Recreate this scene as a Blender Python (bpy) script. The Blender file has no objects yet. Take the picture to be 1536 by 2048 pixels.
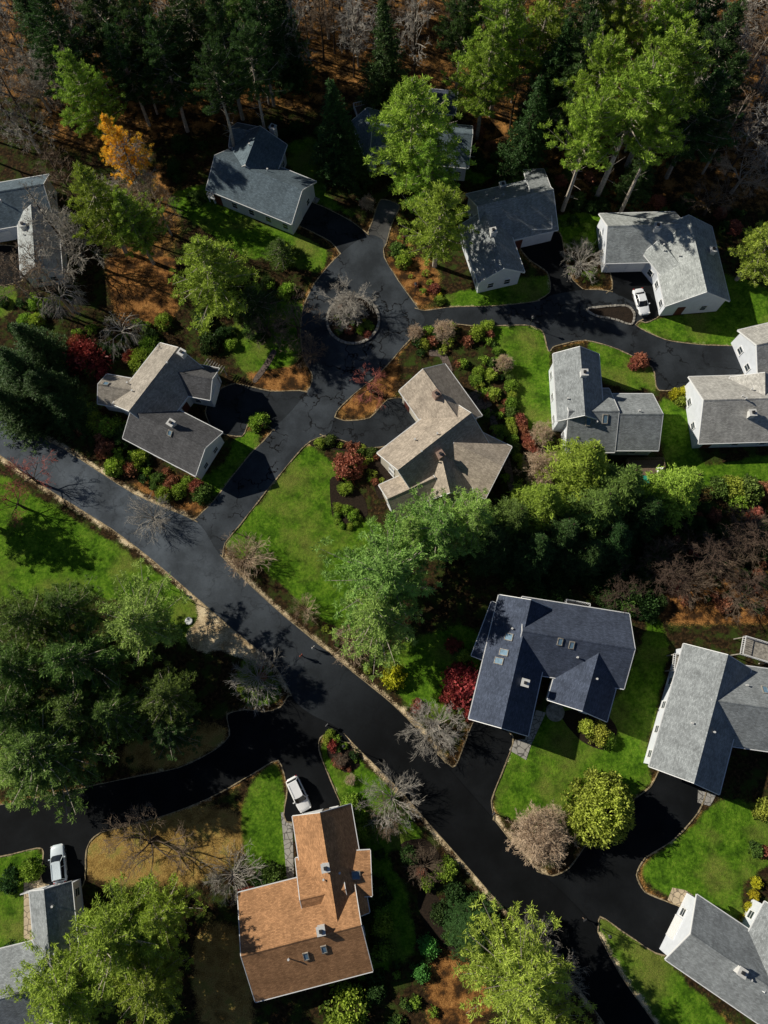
import bpy, math, random, bmesh
import numpy as np
from mathutils import Vector
from mathutils.geometry import tessellate_polygon
random.seed(7)
C = bpy.context.scene.collection
H_CAM, TH, F = 105.0, math.radians(15), 1435.0
ct, st = math.cos(TH), math.sin(TH)

# image pixels unprojected by camera -> metres on the ground (or on a level z)
def P(u, v, z=0.0):
    x = (u-768)/F; y = (1024-v)/F
    Y = y*ct+st; Z = y*st-ct
    t = (H_CAM-z)/(-Z)
    return (x*t, Y*t)

# ------------------------------------------------------------------ materials
def new_mat(name):
    m = bpy.data.materials.new(name); m.use_nodes = True
    nt = m.node_tree; b = nt.nodes["Principled BSDF"]
    return m, nt, b
def N(nt, t, **kw):
    n = nt.nodes.new(t)
    for k, v in kw.items():
        if k in n.inputs: n.inputs[k].default_value = v
        else: setattr(n, k, v)
    return n
def pos(nt):
    return nt.nodes.new('ShaderNodeNewGeometry').outputs['Position']
def noise(nt, scale, detail=6, rough=.6, vec=None, dist=0):
    n = N(nt, 'ShaderNodeTexNoise'); n.inputs['Scale'].default_value = scale
    n.inputs['Detail'].default_value = detail; n.inputs['Roughness'].default_value = rough
    n.inputs['Distortion'].default_value = dist
    nt.links.new(vec if vec is not None else pos(nt), n.inputs['Vector'])
    return n.outputs['Fac']
def ramp(nt, fac, stops):
    r = nt.nodes.new('ShaderNodeValToRGB'); e = r.color_ramp.elements
    while len(e) < len(stops): e.new(.5)
    for i, (p, c) in enumerate(stops):
        e[i].position = p
        e[i].color = (*c, 1) if isinstance(c, tuple) else (c, c, c, 1)
    nt.links.new(fac, r.inputs['Fac']); return r.outputs['Color']
def mix(nt, fac, a, b, mode='MIX'):
    m = nt.nodes.new('ShaderNodeMix'); m.data_type = 'RGBA'; m.blend_type = mode
    for sock, val in ((m.inputs[0], fac), (m.inputs[6], a), (m.inputs[7], b)):
        if hasattr(val, 'links') or hasattr(val, 'is_linked'): nt.links.new(val, sock)
        elif isinstance(val, (int, float)): sock.default_value = val
        else: sock.default_value = (*val, 1)
    return m.outputs[2]
def math_(nt, op, a, b=0.0, c=None):
    m = nt.nodes.new('ShaderNodeMath'); m.operation = op
    vals = [a, b] + ([c] if c is not None else [])
    for i, v in enumerate(vals):
        if isinstance(v, (int, float)): m.inputs[i].default_value = v
        else: nt.links.new(v, m.inputs[i])
    return m.outputs[0]
def bump(nt, b, h, strength=.5, dist=.1):
    n = nt.nodes.new('ShaderNodeBump'); n.inputs['Strength'].default_value = strength
    n.inputs['Distance'].default_value = dist
    nt.links.new(h, n.inputs['Height']); nt.links.new(n.outputs['Normal'], b.inputs['Normal'])

def simple(name, col, rough=.7, metal=0, nscale=6, var=.25, spec=.3):
    m, nt, b = new_mat(name)
    n = noise(nt, nscale, 5)
    c1 = tuple(x*(1-var) for x in col); c2 = tuple(min(1, x*(1+var)) for x in col)
    nt.links.new(ramp(nt, n, [(.3, c1), (.7, c2)]), b.inputs['Base Color'])
    b.inputs['Roughness'].default_value = rough; b.inputs['Metallic'].default_value = metal
    b.inputs['Specular IOR Level'].default_value = spec
    return m

def ground_material():
    m, nt, b = new_mat('ground_cover')
    at = nt.nodes.new('ShaderNodeAttribute'); at.attribute_name = 'zone'
    sep = nt.nodes.new('ShaderNodeSeparateColor'); nt.links.new(at.outputs['Color'], sep.inputs[0])
    n0 = noise(nt, .11, 5); n1 = noise(nt, .5, 8, .65); n2 = noise(nt, 2.2, 8, .7); n3 = noise(nt, 7, 5, .75)
    nm = math_(nt, 'ADD', math_(nt, 'MULTIPLY', n1, .5), math_(nt, 'MULTIPLY', n3, .5))
    nl = math_(nt, 'ADD', math_(nt, 'MULTIPLY', n2, .6), math_(nt, 'MULTIPLY', n1, .4))
    mulch = ramp(nt, n2, [(.36, (.010, .008, .005)), (.5, (.034, .022, .011)), (.60, (.07, .042, .02)), (.70, (.20, .095, .035))])
    mulch = mix(nt, ramp(nt, n1, [(.47, 0.0), (.60, 1.0)]), mulch, mix(nt, n3, (.014, .030, .006), (.07, .10, .02)))
    # lawn with faint mown stripes running across it
    sp = nt.nodes.new('ShaderNodeSeparateXYZ'); nt.links.new(pos(nt), sp.inputs[0])
    st_ = math_(nt, 'SINE', math_(nt, 'ADD', math_(nt, 'MULTIPLY', math_(nt, 'ADD', math_(nt, 'MULTIPLY', sp.outputs[0], .8), math_(nt, 'MULTIPLY', sp.outputs[1], .6)), 3.6), math_(nt, 'MULTIPLY', n1, 5.0)))
    nl = math_(nt, 'ADD', nl, math_(nt, 'MULTIPLY', st_, .012))
    lawn = ramp(nt, nl, [(.39, (.034, .085, .006)), (.5, (.080, .18, .011)), (.60, (.155, .285, .022))])
    dry = ramp(nt, n3, [(.40, (.10, .11, .02)), (.60, (.30, .29, .08))])
    lawn = mix(nt, ramp(nt, n0, [(.49, 0.0), (.66, .65)]), lawn, dry)
    lawn = mix(nt, ramp(nt, n1, [(.36, .4), (.46, 0.0)]), lawn, (.025, .06, .006))
    spk = math_(nt, 'MULTIPLY', ramp(nt, n3, [(.57, 0.0), (.62, 1.0)]), ramp(nt, n1, [(.47, 0.0), (.58, 1.0)]))
    lawn = mix(nt, math_(nt, 'MULTIPLY', spk, .7), lawn, (.32, .19, .07))
    orange = ramp(nt, nm, [(.40, (.05, .024, .010)), (.5, (.23, .10, .03)), (.59, (.52, .26, .085))])
    orange = mix(nt, ramp(nt, n1, [(.42, .8), (.54, 0.0)]), orange, (.03, .02, .012))
    ochre = ramp(nt, nm, [(.41, (.16, .10, .03)), (.5, (.36, .23, .07)), (.58, (.55, .38, .13))])
    ochre = mix(nt, ramp(nt, n1, [(.52, 0.0), (.62, .6)]), ochre, (.13, .16, .025))
    sand = ramp(nt, nm, [(.42, (.26, .18, .10)), (.50, (.58, .44, .27)), (.57, (.85, .70, .47))])
    def mask(w, amp):
        f = math_(nt, 'ADD', w, math_(nt, 'MULTIPLY', math_(nt, 'SUBTRACT', nm, .5), amp))
        return ramp(nt, f, [(.4, 0.0), (.6, 1.0)])
    c = mix(nt, mask(sep.outputs[1], 2.2), mulch, orange)
    c = mix(nt, mask(at.outputs['Alpha'], 1.6), c, ochre)
    c = mix(nt, mask(sep.outputs[0], 1.8), c, lawn)
    c = mix(nt, mask(sep.outputs[2], 2.6), c, sand)
    nt.links.new(c, b.inputs['Base Color']); b.inputs['Roughness'].default_value = .95
    b.inputs['Specular IOR Level'].default_value = .05
    bump(nt, b, math_(nt, 'ADD', n2, math_(nt, 'MULTIPLY', n3, .5)), .7, .2)
    return m

def asphalt(name, base, crack=.5, tint=(.84, 1, 1.22), base2=None):
    m, nt, b = new_mat(name)
    n1 = noise(nt, .25, 6, .55); n2 = noise(nt, 4, 8, .7); n3 = noise(nt, 40, 3, .7)
    f = math_(nt, 'ADD', math_(nt, 'MULTIPLY', n1, .7), math_(nt, 'ADD', math_(nt, 'MULTIPLY', n2, .15), math_(nt, 'MULTIPLY', n3, .15)))
    def rp(bs): return ramp(nt, f, [(.40, tuple(bs*.68*t for t in tint)), (.5, tuple(bs*t for t in tint)), (.62, tuple(bs*1.45*t for t in tint))])
    c = rp(base)
    if base2:   # blends to a blacker tone further down the road
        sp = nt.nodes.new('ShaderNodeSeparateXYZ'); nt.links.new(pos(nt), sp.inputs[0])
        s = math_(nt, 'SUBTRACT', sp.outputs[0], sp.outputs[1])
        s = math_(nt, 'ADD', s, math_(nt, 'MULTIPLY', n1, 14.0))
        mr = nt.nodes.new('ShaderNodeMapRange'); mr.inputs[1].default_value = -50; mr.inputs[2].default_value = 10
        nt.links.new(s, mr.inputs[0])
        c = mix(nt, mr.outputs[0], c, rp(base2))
    wp = nt.nodes.new('ShaderNodeVectorMath'); wp.operation = 'ADD'
    nn = N(nt, 'ShaderNodeTexNoise'); nn.inputs['Scale'].default_value = .8; nn.inputs['Detail'].default_value = 5
    p = pos(nt); nt.links.new(p, nn.inputs['Vector'])
    sc = nt.nodes.new('ShaderNodeVectorMath'); sc.operation = 'SCALE'; sc.inputs['Scale'].default_value = 3
    nt.links.new(nn.outputs['Color'], sc.inputs[0]); nt.links.new(p, wp.inputs[0]); nt.links.new(sc.outputs[0], wp.inputs[1])
    vo = nt.nodes.new('ShaderNodeTexVoronoi'); vo.feature = 'DISTANCE_TO_EDGE'; vo.inputs['Scale'].default_value = .2
    nt.links.new(wp.outputs[0], vo.inputs['Vector'])
    ck = ramp(nt, vo.outputs['Distance'], [(.010, 1.0), (.026, 0.0)])
    ck = math_(nt, 'MULTIPLY', ck, ramp(nt, noise(nt, .12, 3), [(.42, 0.0), (.52, crack)]))
    c = mix(nt, ck, c, (.004, .004, .005))
    leaf = ramp(nt, noise(nt, 12, 3, .8), [(.66, 0.0), (.72, .55)])
    leaf = math_(nt, 'MULTIPLY', leaf, ramp(nt, n1, [(.45, 0.0), (.6, 1.0)]))
    c = mix(nt, leaf, c, (.16, .09, .04))
    nt.links.new(c, b.inputs['Base Color']); b.inputs['Roughness'].default_value = .85
    b.inputs['Specular IOR Level'].default_value = .12
    return m

def shingle(name, col):
    m, nt, b = new_mat(name)
    uv = nt.nodes.new('ShaderNodeUVMap').outputs[0]
    br = nt.nodes.new('ShaderNodeTexBrick'); nt.links.new(uv, br.inputs['Vector'])
    br.inputs['Scale'].default_value = 1; br.inputs['Brick Width'].default_value = .36; br.inputs['Row Height'].default_value = .16
    br.inputs['Mortar Size'].default_value = .012
    br.inputs['Color1'].default_value = (*[x*.80 for x in col], 1); br.inputs['Color2'].default_value = (*[min(1, x*1.25) for x in col], 1)
    br.inputs['Mortar'].default_value = (*[x*.6 for x in col], 1)
    n1 = noise(nt, .5, 6, .6); n2 = noise(nt, 7, 5, .7)
    mp = nt.nodes.new('ShaderNodeMapping'); mp.inputs['Scale'].default_value = (2.2, .16, 1); nt.links.new(uv, mp.inputs[0])
    ns = noise(nt, 1, 5, .6, vec=mp.outputs[0])
    c = mix(nt, .7, br.outputs[0], ramp(nt, n1, [(.36, .66), (.62, 1.0)]), 'MULTIPLY')
    c = mix(nt, .6, c, ramp(nt, n2, [(.36, .65), (.62, 1.0)]), 'MULTIPLY')
    c = mix(nt, .5, c, ramp(nt, ns, [(.36, .7), (.6, 1.0)]), 'MULTIPLY')
    c = mix(nt, 1.0, c, (1.38, 1.38, 1.38), 'MULTIPLY')
    nt.links.new(c, b.inputs['Base Color']); b.inputs['Roughness'].default_value = .95
    b.inputs['Specular IOR Level'].default_value = .08
    return m

def siding(name, col):
    m, nt, b = new_mat(name)
    sp = nt.nodes.new('ShaderNodeSeparateXYZ'); nt.links.new(pos(nt), sp.inputs[0])
    fr = math_(nt, 'FRACT', math_(nt, 'MULTIPLY', sp.outputs[2], 5.0))
    c = mix(nt, ramp(nt, fr, [(.0, .55), (.15, 1.0)]), tuple(x*.6 for x in col), col)
    c = mix(nt, .5, c, ramp(nt, noise(nt, 1.2, 5), [(.3, .75), (.7, 1.0)]), 'MULTIPLY')
    nt.links.new(c, b.inputs['Base Color']); b.inputs['Roughness'].default_value = .6
    return m

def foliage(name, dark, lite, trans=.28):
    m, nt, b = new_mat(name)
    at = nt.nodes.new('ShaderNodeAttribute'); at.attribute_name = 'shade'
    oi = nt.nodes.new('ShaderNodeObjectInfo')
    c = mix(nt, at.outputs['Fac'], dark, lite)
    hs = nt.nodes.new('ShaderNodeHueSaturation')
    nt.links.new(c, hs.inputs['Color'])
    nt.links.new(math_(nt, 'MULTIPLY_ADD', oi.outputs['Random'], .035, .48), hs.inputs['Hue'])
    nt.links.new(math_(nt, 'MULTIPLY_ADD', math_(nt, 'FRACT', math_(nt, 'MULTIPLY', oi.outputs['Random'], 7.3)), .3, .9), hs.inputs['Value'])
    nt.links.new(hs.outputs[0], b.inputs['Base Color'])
    b.inputs['Roughness'].default_value = .55; b.inputs['Specular IOR Level'].default_value = .2
    tr = nt.nodes.new('ShaderNodeBsdfTranslucent'); nt.links.new(hs.outputs[0], tr.inputs['Color'])
    ms = nt.nodes.new('ShaderNodeMixShader'); ms.inputs[0].default_value = trans
    nt.links.new(b.outputs[0], ms.inputs[1]); nt.links.new(tr.outputs[0], ms.inputs[2])
    nt.links.new(ms.outputs[0], nt.nodes['Material Output'].inputs['Surface'])
    return m

def glass(name, col=(.02, .03, .04), rough=.08, spec=.8):
    m, nt, b = new_mat(name)
    nt.links.new(ramp(nt, noise(nt, 1.5, 2), [(.3, col), (.7, tuple(x*1.8 for x in col))]), b.inputs['Base Color'])
    b.inputs['Roughness'].default_value = rough; b.inputs['Specular IOR Level'].default_value = spec
    return m

M = {}
M['ground'] = ground_material()
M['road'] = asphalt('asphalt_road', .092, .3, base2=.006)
M['road_old'] = asphalt('asphalt_old', .050, 1.0)
M['road_lane'] = asphalt('asphalt_lane', .032, .8)
M['drive'] = asphalt('asphalt_driveway', .008, .3)
M['drive_mid'] = asphalt('asphalt_worn_driveway', .028, .8)
M['drive_old'] = asphalt('asphalt_pale', .095, .6, (1, 1, 1))
M['kerb'] = simple('kerb_stone', (.30, .24, .15), .9, nscale=3, var=.7)
M['slate'] = shingle('shingle_slate', (.125, .165, .20))
M['grey'] = shingle('shingle_grey', (.25, .27, .285))
M['pale'] = shingle('shingle_pale', (.36, .385, .39))
M['warm'] = shingle('shingle_warm_grey', (.44, .43, .41))
M['dark'] = shingle('shingle_dark', (.065, .08, .12))
M['beige'] = shingle('shingle_beige', (.38, .325, .27))
M['weather'] = shingle('shingle_weathered', (.33, .30, .265))
M['weather_shaded'] = shingle('shingle_weathered_shaded', (.105, .105, .112))  # darker copy of the weathered shingle, roof shade put into its colour
M['brown'] = shingle('shingle_brown', (.40, .215, .11))
M['white'] = siding('siding_white', (.68, .72, .80))
M['cream'] = siding('siding_cream', (.6, .56, .48))
M['tan'] = siding('siding_brown', (.22, .17, .13))
M['trim'] = simple('white_trim', (.75, .76, .78), .5, var=.08)
M['pane'] = glass('window_pane')
M['sky_glass'] = glass('skylight_glass', (.10, .17, .24), .55, .15)
M['brick'] = simple('chimney_brick', (.32, .22, .18), .9, nscale=5, var=.4)
M['chim_white'] = simple('chimney_white', (.6, .6, .6), .8, var=.15)
M['metal'] = simple('dark_metal', (.06, .06, .065), .5, .6)
M['stone'] = simple('stone', (.30, .28, .25), .9, nscale=2.5, var=.5)
M['wood'] = simple('deck_wood', (.17, .12, .09), .8, nscale=5, var=.35)
M['redwood'] = simple('red_deck', (.30, .06, .035), .8, var=.3)
M['mulch'] = simple('bark_mulch', (.022, .014, .009), 1, nscale=5, var=.7)
M['bark'] = simple('bark_brown', (.085, .062, .045), .95, nscale=3, var=.4)
M['bark_dark'] = simple('bark_dark', (.04, .03, .022), .95, nscale=3, var=.4)
M['bark_pale'] = simple('bark_pale', (.40, .35, .30), .95, nscale=3, var=.4)
M['twig_grey'] = simple('twig_grey', (.38, .35, .31), .95, nscale=2, var=.3)
M['twig_tan'] = simple('twig_tan', (.50, .38, .27), .95, nscale=2, var=.3)
M['twig_brown'] = simple('twig_brown', (.19, .14, .10), .95, nscale=2, var=.35)
M['twig_dark'] = simple('twig_dark', (.09, .06, .045), .95, nscale=2, var=.35)
M['twig_red'] = simple('twig_red', (.34, .11, .09), .95, nscale=2, var=.35)
M['pg'] = foliage('needles_green', (.024, .070, .010), (.39, .56, .075))
M['py'] = foliage('needles_yellow_green', (.05, .09, .012), (.54, .62, .10))
M['pd'] = foliage('needles_dark', (.008, .024, .009), (.070, .145, .038))
M['po'] = foliage('needles_olive', (.012, .034, .010), (.19, .31, .065))
M['pl'] = foliage('needles_pale', (.030, .080, .020), (.40, .60, .14))
M['gold'] = foliage('needles_gold', (.45, .30, .02), (.98, .74, .08), .35)
M['red'] = foliage('leaves_red', (.12, .02, .018), (.42, .10, .075), .2)
M['rust'] = foliage('leaves_rust', (.16, .06, .03), (.50, .21, .13), .2)
M['lime'] = foliage('leaves_lime', (.15, .16, .01), (.66, .62, .04), .2)
M['emer'] = foliage('leaves_emerald', (.02, .10, .015), (.16, .46, .10), .2)
M['yew'] = foliage('leaves_yew', (.04, .05, .006), (.56, .60, .10), .25)

# ------------------------------------------------------------------ mesh builder
class MB:
    def __init__(s): s.v = []; s.f = []; s.m = []; s.uv = []
    def add(s, vs, fs, mi=0, uv=None):
        o = len(s.v); s.v += [tuple(p) for p in vs]
        s.uv += list(uv) if uv else [(p[0], p[1]) for p in vs]
        for f in fs: s.f.append(tuple(i+o for i in f)); s.m.append(mi)
    def box(s, c, size, rz=0, mi=0):
        x, y, z = [k/2 for k in size]; ca, sa = math.cos(rz), math.sin(rz); vs = []
        for dx, dy, dz in ((-x,-y,-z),(x,-y,-z),(x,y,-z),(-x,y,-z),(-x,-y,z),(x,-y,z),(x,y,z),(-x,y,z)):
            vs.append((c[0]+dx*ca-dy*sa, c[1]+dx*sa+dy*ca, c[2]+dz))
        s.add(vs, [(3,2,1,0),(4,5,6,7),(0,1,5,4),(1,2,6,5),(2,3,7,6),(3,0,4,7)], mi)
    def tube(s, pts, rad, n=5, mi=0, cap=False):
        rings = []
        for i, p in enumerate(pts):
            a = Vector(pts[max(0, i-1)]); b = Vector(pts[min(len(pts)-1, i+1)]); d = (b-a).normalized()
            u = d.orthogonal().normalized() if abs(d.z) < .95 else Vector((1, 0, 0)).cross(d).normalized()
            w = d.cross(u)
            rings.append([tuple(Vector(p)+(u*math.cos(6.2832*k/n)+w*math.sin(6.2832*k/n))*rad[i]) for k in range(n)])
        vs = [q for r in rings for q in r]; fs = []
        for i in range(len(pts)-1):
            for k in range(n):
                fs.append((i*n+k, i*n+(k+1) % n, (i+1)*n+(k+1) % n, (i+1)*n+k))
        if cap: fs += [tuple(range(n))[::-1], tuple((len(pts)-1)*n+k for k in range(n))]
        s.add(vs, fs, mi)
    def mesh(s, name, mats, smooth=False, fixn=False):
        me = bpy.data.meshes.new(name); me.from_pydata(s.v, [], s.f)
        for m in mats: me.materials.append(m)
        me.polygons.foreach_set('material_index', s.m)
        ul = me.uv_layers.new(name='UVMap')
        li = np.zeros(len(me.loops), dtype=np.int32); me.loops.foreach_get('vertex_index', li)
        ul.data.foreach_set('uv', np.array(s.uv, dtype=np.float32)[li].ravel())
        if fixn:
            bm = bmesh.new(); bm.from_mesh(me); bmesh.ops.recalc_face_normals(bm, faces=bm.faces); bm.to_mesh(me); bm.free()
        me.polygons.foreach_set('use_smooth', [bool(smooth)]*len(s.f))
        me.update(); return me
def obj(name, data=None, loc=(0, 0, 0), rz=0, parent=None, scale=None):
    o = bpy.data.objects.new(name, data); C.objects.link(o)
    o.location = loc; o.rotation_euler = (0, 0, rz)
    if scale: o.scale = scale
    if parent: o.parent = parent
    return o
def tag(o, label, cat, group=None):
    o['label'] = label; o['category'] = cat
    if group: o['group'] = group
    return o

# ------------------------------------------------------------------ geometry helpers
def smooth_poly(pts, k=4):
    n = len(pts); out = []
    for i in range(n):
        p0, p1, p2, p3 = [np.array(pts[(i+j) % n], float) for j in (-1, 0, 1, 2)]
        for s in range(k):
            t = s/k
            q = .5*((2*p1)+(-p0+p2)*t+(2*p0-5*p1+4*p2-p3)*t*t+(-p0+3*p1-3*p2+p3)*t**3)
            out.append(tuple(q*.7+(p1*(1-t)+p2*t)*.3))
    return out
def inside(poly, X, Y):
    X = np.asarray(X, float); Y = np.asarray(Y, float); r = np.zeros(X.shape, bool)
    n = len(poly); j = n-1
    for i in range(n):
        xi, yi = poly[i]; xj, yj = poly[j]
        if yi != yj:
            r ^= ((yi > Y) != (yj > Y)) & (X < (xj-xi)*(Y-yi)/(yj-yi)+xi)
        j = i
    return r
W = lambda pts: [P(u, v) for u, v in pts]

ROADS = {
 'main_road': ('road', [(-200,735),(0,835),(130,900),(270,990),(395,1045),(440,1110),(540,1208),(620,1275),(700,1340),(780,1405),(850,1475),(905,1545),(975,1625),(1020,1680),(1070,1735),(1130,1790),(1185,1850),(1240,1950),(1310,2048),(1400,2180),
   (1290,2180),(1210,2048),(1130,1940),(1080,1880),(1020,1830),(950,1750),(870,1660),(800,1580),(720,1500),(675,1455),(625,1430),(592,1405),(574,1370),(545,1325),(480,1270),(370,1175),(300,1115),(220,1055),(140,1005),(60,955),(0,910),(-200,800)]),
 'side_road': ('road_old', [(380,1050),(395,1035),(430,1000),(460,960),(500,910),(530,880),(555,850),(585,820),(620,775),(625,750),(608,715),(602,670),(606,620),(625,575),(655,535),(690,500),(735,470),(765,480),(768,515),(795,560),(832,612),(850,640),(832,665),(800,700),(760,745),(705,790),(672,825),(660,865),(620,882),(590,912),(550,960),(510,1010),(475,1055),(450,1085),(440,1120),(400,1090)]),
 'lane_road': ('road_lane', [(815,615),(850,622),(900,615),(1000,612),(1080,602),(1105,590),(1170,580),(1225,585),(1300,625),(1270,650),(1330,680),(1400,690),(1480,692),(1600,680),(1600,740),(1500,745),(1400,772),(1318,780),(1305,735),(1240,700),(1170,680),(1110,692),(1097,702),(1085,662),(1050,650),(960,652),(900,648),(840,660)]),
 'lower_driveway': ('drive', [(660,1440),(600,1400),(578,1392),(562,1414),(530,1424),(490,1420),(455,1430),(460,1470),(430,1500),(360,1535),(240,1560),(100,1590),(0,1610),(-200,1640),(-200,1740),(0,1712),(75,1695),(88,1705),(86,1765),(165,1772),(172,1700),(200,1665),(330,1630),(420,1595),(500,1550),(557,1520),(575,1580),(573,1642),(687,1642),(660,1560),(637,1500),(645,1470),(700,1485)]),
 'driveway_slate_house': ('drive_mid', [(690,515),(660,482),(600,452),(570,440),(605,402),(650,416),(705,445),(745,480),(735,515)]),
 'old_driveway': ('drive_old', [(735,478),(748,435),(762,400),(798,412),(782,450),(768,495)]),
 'driveway_cream_house': ('drive_mid', [(570,870),(530,848),(500,838),(484,872),(430,862),(412,825),(425,790),(470,768),(540,783),(615,785),(605,840)]),
 'driveway_beige_house': ('drive_mid', [(640,868),(690,882),(725,895),(765,893),(800,880),(835,850),(815,800),(775,800),(740,836),(690,842),(650,830)]),
 'driveway_grey_house': ('drive', [(1055,615),(1120,610),(1180,595),(1145,560),(1130,520),(1118,465),(1060,465),(1038,490),(1060,520),(1095,545),(1100,585)]),
 'driveway_white_house': ('drive', [(1170,610),(1225,578),(1222,528),(1310,530),(1328,618),(1290,645),(1240,620)]),
 'driveway_dark_house': ('drive', [(840,1480),(905,1535),(925,1500),(955,1435),(1025,1472),(1005,1540),(982,1600),(985,1640),(920,1630)]),
 'lower_lane': ('drive', [(1050,1740),(1105,1752),(1140,1735),(1180,1680),(1240,1620),(1300,1575),(1330,1530),(1410,1570),(1395,1625),(1345,1680),(1290,1715),(1272,1750),(1290,1785),(1345,1808),(1390,1830),(1330,1910),(1250,1865),(1200,1832),(1190,1870),(1120,1830)]),
 'driveway_blue_house': ('drive', [(-90,600),(-90,500),(45,495),(45,560),(-20,575)]),
}
road_polys = {}
for i, (nm, (mt, pts)) in enumerate(ROADS.items()):
    road_polys[nm] = smooth_poly(W(pts))
def on_road(x, y, skip=None, grow=0):
    for k, p in road_polys.items():
        if k != skip and inside(p, [x], [y])[0]: return True
    return False
for i, (nm, (mt, pts)) in enumerate(ROADS.items()):
    poly = road_polys[nm]; z = .02+.005*(len(ROADS)-i)
    tris = tessellate_polygon([[Vector((x, y, 0)) for x, y in poly]])
    me = bpy.data.meshes.new(nm)
    me.from_pydata([(x, y, z) for x, y in poly], [], [tuple(t) for t in tris])
    bm = bmesh.new(); bm.from_mesh(me)
    for f in bm.faces:
        f.normal_update()
        if f.normal.z < 0: f.normal_flip()
    bm.to_mesh(me); bm.free()
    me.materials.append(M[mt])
    o = obj(nm, me); o['kind'] = 'structure'
kb = MB()
for nm, poly in road_polys.items():
    n = len(poly); area = sum(poly[i][0]*poly[(i+1) % n][1]-poly[(i+1) % n][0]*poly[i][1] for i in range(n))
    sg = 1 if area > 0 else -1
    others = [p for k, p in road_polys.items() if k != nm]
    for i in range(n):
        a, b = poly[i], poly[(i+1) % n]; dx, dy = b[0]-a[0], b[1]-a[1]; L = math.hypot(dx, dy) or 1e-6
        nx, ny = dy/L*sg, -dx/L*sg
        mx, my = (a[0]+b[0])/2+nx*.25, (a[1]+b[1])/2+ny*.25
        if any(inside(p, [mx], [my])[0] for p in others): continue
        w = .12+.04*math.sin(i*1.7); h = .09+.02*math.sin(i)
        e = .02
        vs = [(a[0]-nx*e, a[1]-ny*e, 0), (a[0]+nx*w, a[1]+ny*w, 0), (b[0]+nx*w, b[1]+ny*w, 0), (b[0]-nx*e, b[1]-ny*e, 0)]
        vs += [(x, y, h) for x, y, _ in vs]
        kb.add(vs, [(4,5,6,7),(0,1,5,4),(1,2,6,5),(2,3,7,6),(3,0,4,7)])
o = obj('kerb', kb.mesh('kerb', [M['kerb']])); o['kind'] = 'structure'

# ------------------------------------------------------------------ ground sheet
LAWN = [
 [(-60,930),(60,985),(200,1070),(300,1135),(395,1215),(370,1300),(300,1215),(150,1190),(-60,1195)],
 [(610,890),(670,930),(690,960),(660,1045),(770,1045),(720,1120),(690,1260),(620,1220),(540,1150),(450,1095),(480,1050),(540,980)],
 [(480,450),(560,455),(655,500),(640,545),(560,525),(480,500)],[(600,370),(700,420),(720,440),(650,415),(590,390)],
 [(990,640),(1090,665),(1105,860),(1060,890),(1030,790),(985,700)],
 [(1050,1490),(1100,1410),(1230,1400),(1280,1290),(1310,1220),(1335,1290),(1320,1400),(1290,1520),(1305,1570),(1200,1620),(1120,1670),(985,1615),(1020,1500)],
 [(1280,1740),(1400,1640),(1436,1600),(1600,1620),(1600,1700),(1490,1760),(1480,1840),(1350,1800)],
 [(1185,1830),(1300,1890),(1480,2080),(1320,2060),(1230,1940),(1190,1890)],
 [(780,1300),(940,1250),(960,1330),(890,1450),(800,1390)],
 [(1300,640),(1490,620),(1500,690),(1330,680),(1265,655)],
 [(1175,680),(1300,700),(1315,780),(1200,760)],
 [(1320,790),(1400,850),(1400,930),(1600,900),(1600,960),(1400,975),(1330,930)],
 [(-60,1700),(80,1695),(90,1750),(50,1780),(60,1900),(-60,1900)],
 [(555,1525),(575,1640),(570,1760),(500,1740),(480,1640),(500,1570)],
 [(640,1480),(700,1500),(800,1600),(850,1700),(700,1680),(660,1570)],
 [(330,400),(420,370),(540,470),(500,520),(380,440)],
 [(570,290),(640,280),(650,400),(600,370)],[(900,340),(1000,335),(960,370)],[(1115,430),(1215,430),(1210,480),(1130,500)],
 [(890,590),(1100,550),(1100,600),(1000,612),(900,612)],
 [(470,870),(530,870),(460,960),(410,1010),(360,970),(450,930)],
 [(1350,540),(1500,560),(1600,640),(1480,640)],
 [(470,640),(600,600),(600,720),(480,740)],[(-60,560),(30,570),(20,630),(-60,640)],[(700,1960),(740,1700),(800,1760),(830,1900)],
 [(490,1310),(540,1340),(565,1385),(540,1412),(495,1410),(470,1370)],
]
ORANGE = [
 [(520,-80),(1700,-80),(1700,380),(1350,430),(1120,420),(1100,350),(940,330),(900,180),(560,230)],
 [(90,-80),(520,-80),(540,220),(430,270),(90,300)],
 [(215,490),(345,490),(350,640),(240,650)],[(290,330),(350,330),(370,480),(320,480)],
 [(640,470),(700,440),(730,470),(690,505)],[(760,500),(790,430),(880,560),(840,620),(800,570)],
 [(500,700),(625,740),(600,785),(510,775)],[(250,950),(430,960),(400,1030),(330,1010)],[(1200,1150),(1600,1150),(1600,1240),(1300,1240)],
 [(1350,1640),(1500,1680),(1450,1740),(1380,1700)],[(480,1600),(560,1530),(560,1600),(500,1660)],
 [(860,1870),(1010,1880),(960,2060),(860,2060)],
 [(1330,1960),(1480,2060),(1440,2090)],[(680,780),(790,700),(790,790),(700,840)],[(1360,980),(1600,970),(1600,1010)]]
SAND = [[(392,1190),(440,1228),(530,1308),(500,1318),(440,1300),(385,1298),(374,1265),(398,1235)]]
DRY = [[(170,1690),(210,1650),(420,1610),(500,1640),(490,1710),(380,1770),(180,1760)],[(230,1500),(440,1440),(450,1480),(360,1535),(240,1530)],[(390,1860),(480,1860),(510,2060),(400,2060)]]
xs = np.concatenate([[-2500,-900,-300,-140], np.arange(-96, 96.1, .4), [140,300,900,2500]])
ys = np.concatenate([[-2500,-900,-300,-100], np.arange(-56, 150.1, .4), [200,400,1200,3500]])
X, Y = np.meshgrid(xs, ys); ny, nx = X.shape
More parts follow.
